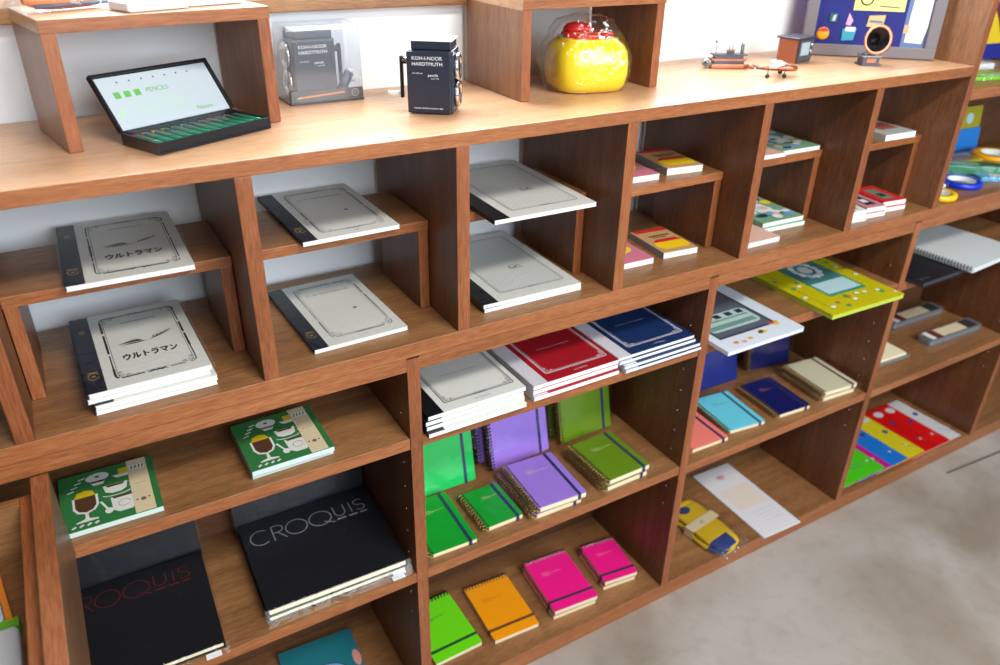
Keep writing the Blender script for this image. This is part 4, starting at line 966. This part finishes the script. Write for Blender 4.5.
# ------------------------------------------------------------------ die-cast miniatures
bt = thing('miniature_steamboat', (1.252, .192, zc), R(-28), 'tiny copper paddle steamboat with flagpole and twin funnels on the counter', 'miniature')
MB().prism([(-.034, -.010), (.026, -.010), (.040, 0), (.026, .010), (-.034, .010)], 0, .007, COPPER).build('hull', bt, bevel=.001)
MB().box(-.030, .026, -.0095, .0095, .0072, .0135, GUN).build('lower_cabin', bt)
MB().prism([(-.034, -.0108), (.028, -.0108), (.034, 0), (.028, .0108), (-.034, .0108)], .0137, .0172, COPPER).build('deck', bt)
MB().box(-.028, .024, -.009, .009, .0174, .0225, GUN).build('upper_cabin', bt)
MB().box(-.034, .030, -.0102, .0102, .0227, .0250, GUN).build('roof', bt)
MB().box(-.005, .007, -.005, .005, .0252, .0305, GUN).box(-.007, .009, -.006, .006, .0306, .0318, COPPER).build('wheelhouse', bt)
for sy in (-.005, .005): MB().tube([(.022, sy, .0252), (.022, sy, .042)], .0013, GUN, 8, radii=[.0013, .0016]).build('funnel', bt)
for sx in (-.002, .004): MB().tube([(sx, 0, .032), (sx, 0, .0395)], .0007, GUN, 6).build('mast', bt)
MB().tube([(-.026, 0, .0252), (-.026, 0, .047)], .0007, GUN, 6).build('flagpole', bt); MB().box(-.029, -.0268, -.0004, .0004, .043, .047, GUN).build('flag', bt)
pw = MB(); Xp = Matrix.Translation((-.041, -.008, .0085)) @ Euler((R(-90), 0, 0)).to_matrix().to_4x4()
pw.lathe([(.006, 0), (.0075, 0), (.0075, .016), (.006, .016), (.006, 0)], STEEL, 20, Xp)
for k in range(4): pw.box(-.0072, .0072, -.0006, .0006, .0, .016, GUN, Xp @ Euler((0, 0, R(45 * k))).to_matrix().to_4x4())
pw.build('paddle_wheel', bt)

ap = thing('miniature_airplane', (1.272, .098, zc), R(-22), 'tiny die-cast airplane with broad pale wing and wheels on the counter', 'miniature')
MB().tube([(-.034, .006, .012), (-.020, .004, .012), (.0, 0, .013), (.022, -.002, .013), (.036, -.002, .012), (.040, -.002, .0118)], .005, COPPER, 12, radii=[.0018, .0032, .0052, .0060, .0050, .001]).build('fuselage', ap)
MB().prism([(-.030, -.034), (-.018, -.036), (.020, -.004), (.024, .030), (.014, .042), (.004, .036), (-.004, .0)], .0188, .0206, mat('bright_pewter', (214, 214, 216), .25, .8)).build('wing', ap, bevel=.0006)
MB().prism([(-.036, -.006), (-.028, -.008), (-.026, .018), (-.033, .018)], .0135, .0148, GUN).build('tailplane', ap)
MB().lathe([(0, 0), (.0042, .0008), (.0052, .005), (.003, .0088), (0, .0095)], COPPER, 14, Matrix.Translation((-.040, .012, .0085))).build('tail_ball', ap)
for x, y in ((-.026, -.024), (.006, -.022), (.016, .014)):
    st = MB().tube([(x, y, .0188), (x, y, .004)], .0008, GUN, 6).build('wheel_strut', ap)
    MB().lathe([(0, -.0012), (.0036, -.0012), (.0036, .0012), (0, .0012)], BLACK, 14, Matrix.Translation((x, y, .0037)) @ Euler((R(90), 0, 0)).to_matrix().to_4x4()).build('wheel', st)

rd = thing('miniature_cabinet_radio', (1.424, .192, zc), R(10), 'tiny copper cabinet with pale screen and overhanging lid, before the framed panel', 'miniature')
MB().box(-.027, .027, -.020, .020, 0, .0425, COPPER).build('cabinet', rd, bevel=.0008)
MB().box(-.031, .032, -.024, .024, .0427, .0462, GUN).build('lid', rd, bevel=.001)
MB().box(-.0235, .0235, -.0232, -.0202, .002, .0415, mat('slate_front', (70, 80, 92), .4, .3)).build('front_panel', rd)
MB().box(-.019, .010, -.0245, -.0233, .014, .037, mat('pale_screen', (150, 172, 184), .25)).build('screen', rd)
for k in range(2): MB().lathe([(0, 0), (.003, 0), (.003, .002), (0, .0025)], CHROME, 12, Matrix.Translation((.017, -.0233, .020 + k * .012)) @ Euler((R(90), 0, 0)).to_matrix().to_4x4()).build('knob', rd)

gp = thing('miniature_gramophone', (1.5255, .1005, zc), R(-28), 'tiny copper gramophone with wide horn, before the framed badge panel', 'miniature')
MB().box(-.019, .019, -.014, .014, .0, .003, GUN).box(-.016, .016, -.0115, .0115, .003, .015, GUN).box(-.018, .018, -.0135, .0135, .015, .0185, STEEL).box(-.009, .009, -.0122, -.0115, .005, .013, COPPER).build('base', gp, bevel=.0006)
MB().lathe([(0, 0), (.012, 0), (.012, .002), (0, .002)], GUN, 24, Matrix.Translation((0, 0, .0188))).build('turntable', gp)
MB().tube([(.0, .010, .0185), (.0, .016, .026), (.0, .014, .036), (.0, .004, .044)], .0018, COPPER, 10).build('tone_arm', gp)
hx = Matrix.Translation((0, .006, .044)) @ Euler((R(82), 0, 0)).to_matrix().to_4x4()
hm = [(.002, 0), (.0035, .006), (.007, .013), (.013, .020), (.021, .0245), (.0265, .026)]
h = MB(); h.lathe(hm + [(.0272, .0266), (.0268, .0272), (.0215, .0256)], COPPER, 36, hx); h.f = [f for f in h.f if len(f) == 4]; h.fm = h.fm[:len(h.f)]; h.sm = h.sm[:len(h.f)]
h.lathe([(.0215, .0254), (.0132, .0212), (.0072, .0142), (.003, .008), (.0, .0075)], mat('horn_inside', (38, 36, 40), .25, .7), 36, hx); h.f = [f for f in h.f if len(f) == 4]; h.fm = h.fm[:len(h.f)]; h.sm = h.sm[:len(h.f)]
h.build('horn', gp)

# ------------------------------------------------------------------ framed badge panel leaning by the post
fp = thing('framed_panel', (1.5975, .1600, zc + .001), R(-41.8), 'grey-framed navy felt panel pinned with badges, leaning by the tall post', 'framed panel', rx=0)
LEAN = Euler((R(-3), 0, 0)).to_matrix().to_4x4(); W2 = .1265; H = .26; fw = .021; FR = mat('grey_brown_frame', (112, 104, 108), .45)
UPR = LEAN @ Euler((R(90), 0, 0)).to_matrix().to_4x4()
for nm, a_ in (('frame_rail', (-W2, W2, 0, fw)), ('frame_rail', (-W2, W2, H - fw, H)), ('frame_stile', (-W2, -W2 + fw, fw, H - fw)), ('frame_stile', (W2 - fw, W2, fw, H - fw))):
    MB().box(a_[0], a_[1], a_[2], a_[3], -.012, .006, FR, UPR).build(nm, fp, bevel=.001)
f = MB().box(-W2 + fw, W2 - fw, fw, H - fw, -.010, -.002, mat('navy_felt', (34, 40, 116), .9, bump=.5, bscale=900), UPR); z = -.0017
f.rect(.060, W2 - fw, fw, H - fw, z, mat('steel_blue_mount', (92, 112, 158), .6), UPR); f.build('felt_panel', fp)
pg = MB(); pg.flat([(.066, .030), (.098, .028), (.1035, .060), (.1035, .23), (.072, .23)], z + .0006, PAPER, UPR); pg.build('white_sheet', fp)
cd = MB(); cd.rect(-.040, .054, .085, .150, z + .0006, mat('lemon_card', (238, 226, 130), .5), UPR); cd.strip(arc(-.018, .106, .011, 30, 400, 20), .003, z + .001, INK, xf=UPR); cd.strip([(.006, .094), (.044, .092)], .0025, z + .001, INKG, xf=UPR); cd.build('yellow_card', fp)
def badge(mfun, nm='badge'):
    q = MB(); mfun(q); q.build(nm, fp)
badge(lambda q: (q.lathe([(.0, 0), (.0125, 0), (.012, .0025), (.006, .004), (0, .0042)], mat('amber_badge', (236, 160, 30), .3), 22, UPR @ Matrix.Translation((-.089, .040, z))), q.flat(arc(-.089, .041, .0105, 20, 160, 12, .010), z + .0046, mat('scarlet_print', (200, 34, 36), .5), UPR)))
badge(lambda q: (q.box(-.081, -.067, .062, .078, z, z + .002, mat('dark_green_badge', (30, 90, 84), .3), UPR), q.flat([(-.077, .064), (-.071, .064), (-.069, .076), (-.075, .074)], z + .0023, SILVER, UPR)))
badge(lambda q: (q.prism([(-.052, .028), (-.030, .030), (-.027, .052), (-.053, .050)], z, z + .002, mat('teal_badge', (60, 150, 176), .3), UPR), q.flat([(-.049, .058), (-.040, .056), (-.036, .066), (-.046, .080)], z + .001, mat('lilac_badge', (206, 160, 190), .4), UPR), q.rect(-.048, -.03, .046, .054, z + .0025, CW, UPR)))
badge(lambda q: (q.prism([(-.010, .056), (.020, .054), (.022, .078), (-.008, .076)], z, z + .002, mat('sand_badge', (206, 176, 120), .3), UPR), q.strip([(-.006, .066), (.018, .065)], .004, z + .0024, mat('grey_blue_print', (90, 110, 150), .5), xf=UPR)))
badge(lambda q: q.prism([(-.088, .106), (-.056, .106), (-.052, .116), (-.086, .122)], z, z + .002, mat('magenta_badge', (226, 70, 130), .3), UPR))
badge(lambda q: q.rect(.060, .070, .046, .062, z + .0007, mat('tan_label', (196, 160, 120), .5), UPR), 'tan_label')

# ------------------------------------------------------------------ goods on the riser above the pencil tin
zt = ZC + .1405 + 2 * G
def on_riser(u, v): # local coordinates along the tilted riser top
    c_, s_ = math.cos(rL), math.sin(rL); return (.286 + u * c_ - v * s_, .132 + u * s_ + v * c_, zt)
pn = thing('orange_pouch', on_riser(-.075, .082), rL + R(18), 'orange pouch in clear wrap with dark zip, on top of the riser', 'pouch')
pts = [(-.052 + .104 * i / 8, 0, .012) for i in range(9)]
MB().tube(pts, .01, mat('orange_leather', (222, 132, 84), .5), 14, radii=[.004, .009, .011, .0115, .0115, .0115, .011, .009, .004]).build('body', pn)
MB().tube([(-.045, -.0098, .006), (.045, -.0098, .006)], .0022, mat('slate_zip', (90, 96, 116), .4), 8).build('zip', pn)
MB().add([(-.066, -.02, .0004), (.066, -.02, .0004), (.066, .02, .0004), (-.066, .02, .0004), (-.06, -.011, .0245), (.06, -.011, .0245), (.06, .011, .0245), (-.06, .011, .0245)], [(4, 5, 6, 7), (0, 1, 5, 4), (1, 2, 6, 5), (2, 3, 7, 6), (3, 0, 4, 7)], FILMC).build('plastic_wrap', pn)
for u, v, a, lab, nm in ((.0, .040, 12, 'white packet with navy print, central on top of the riser', 0), (.078, .062, 8, 'white packet with pale print, near the end of the riser top', 1)):
    w = thing('white_packet', on_riser(u, v), rL + R(a), lab, 'packet', 'packets on the riser top')
    MB().prism(rrect(-.038, .038, -.024, .024, .005), 0, .010, mat('packet_white', (228, 230, 236), .35)).build('packet_body', w, bevel=.002)
    k = MB(); k.rect(-.02, .0, -.01, .016, .0103, mat('royal_print', (50, 66, 150), .5)) if nm == 0 else k.rect(-.01, .03, -.01, .004, .0103, mat('sky_print', (110, 160, 214), .5)); k.strip([(.008, .012), (.03, .008)], .003, .0104, mat('mustard_print', (160, 150, 70), .5)); k.build('printed_label', w)

# ------------------------------------------------------------------ camera
cam = bpy.data.cameras.new('camera'); co = bpy.data.objects.new('camera', cam); COL.objects.link(co)
rm = Matrix(((0.863882, 0.230427, -0.447897), (-0.503438, 0.423389, -0.753188), (0.01608, 0.876154, 0.481764)))
co.matrix_world = Matrix.Translation((0.14274, -0.87141, 1.35483)) @ rm.to_4x4()
cam.lens = 27.7378; cam.sensor_width = 36; cam.clip_start = 0.02
cam.dof.use_dof = True; cam.dof.focus_distance = 1.08; cam.dof.aperture_fstop = 4.0
bpy.context.scene.camera = co

# ------------------------------------------------------------------ light
def area(name, loc, target, sx, sy, power, col, spread=180):
    l = bpy.data.lights.new(name, 'AREA'); l.shape = 'RECTANGLE'; l.size = sx; l.size_y = sy; l.energy = power; l.color = col; l.spread = R(spread)
    o = bpy.data.objects.new(name, l); COL.objects.link(o); o.location = loc
    o.rotation_euler = (Vector(target) - Vector(loc)).to_track_quat('-Z', 'Y').to_euler(); return o
area('window_daylight', (1.35, 0.62, 1.75), (1.35, -0.2, 1.2), 2.3, 0.9, 115, (0.90, 0.96, 1.0))
area('cool_front_fill', (1.3, -2.9, 1.85), (0.6, 0.0, 0.75), 2.6, 1.6, 100, (0.84, 0.92, 1.0))  # unseen cool fill, added to brighten the bays and back wall from the front
area('ceiling_lamp', (0.9, -1.7, 2.75), (0.7, 0.1, 0.8), 1.1, 0.3, 52, (1.0, 0.94, 0.85))
w = bpy.data.worlds.new('room_light'); bpy.context.scene.world = w; w.use_nodes = True
bg = w.node_tree.nodes['Background']; bg.inputs[0].default_value = (0.80, 0.89, 1.0, 1); bg.inputs[1].default_value = 0.34
sc = bpy.context.scene
sc.view_settings.view_transform = 'Standard'; sc.view_settings.look = 'None'; sc.view_settings.exposure = 0.14; sc.view_settings.gamma = 1.0
sc.view_settings.use_curve_mapping = False
sc.cycles.use_denoising = True; sc.cycles.max_bounces = 10; sc.cycles.transparent_max_bounces = 16; sc.cycles.caustics_reflective = False
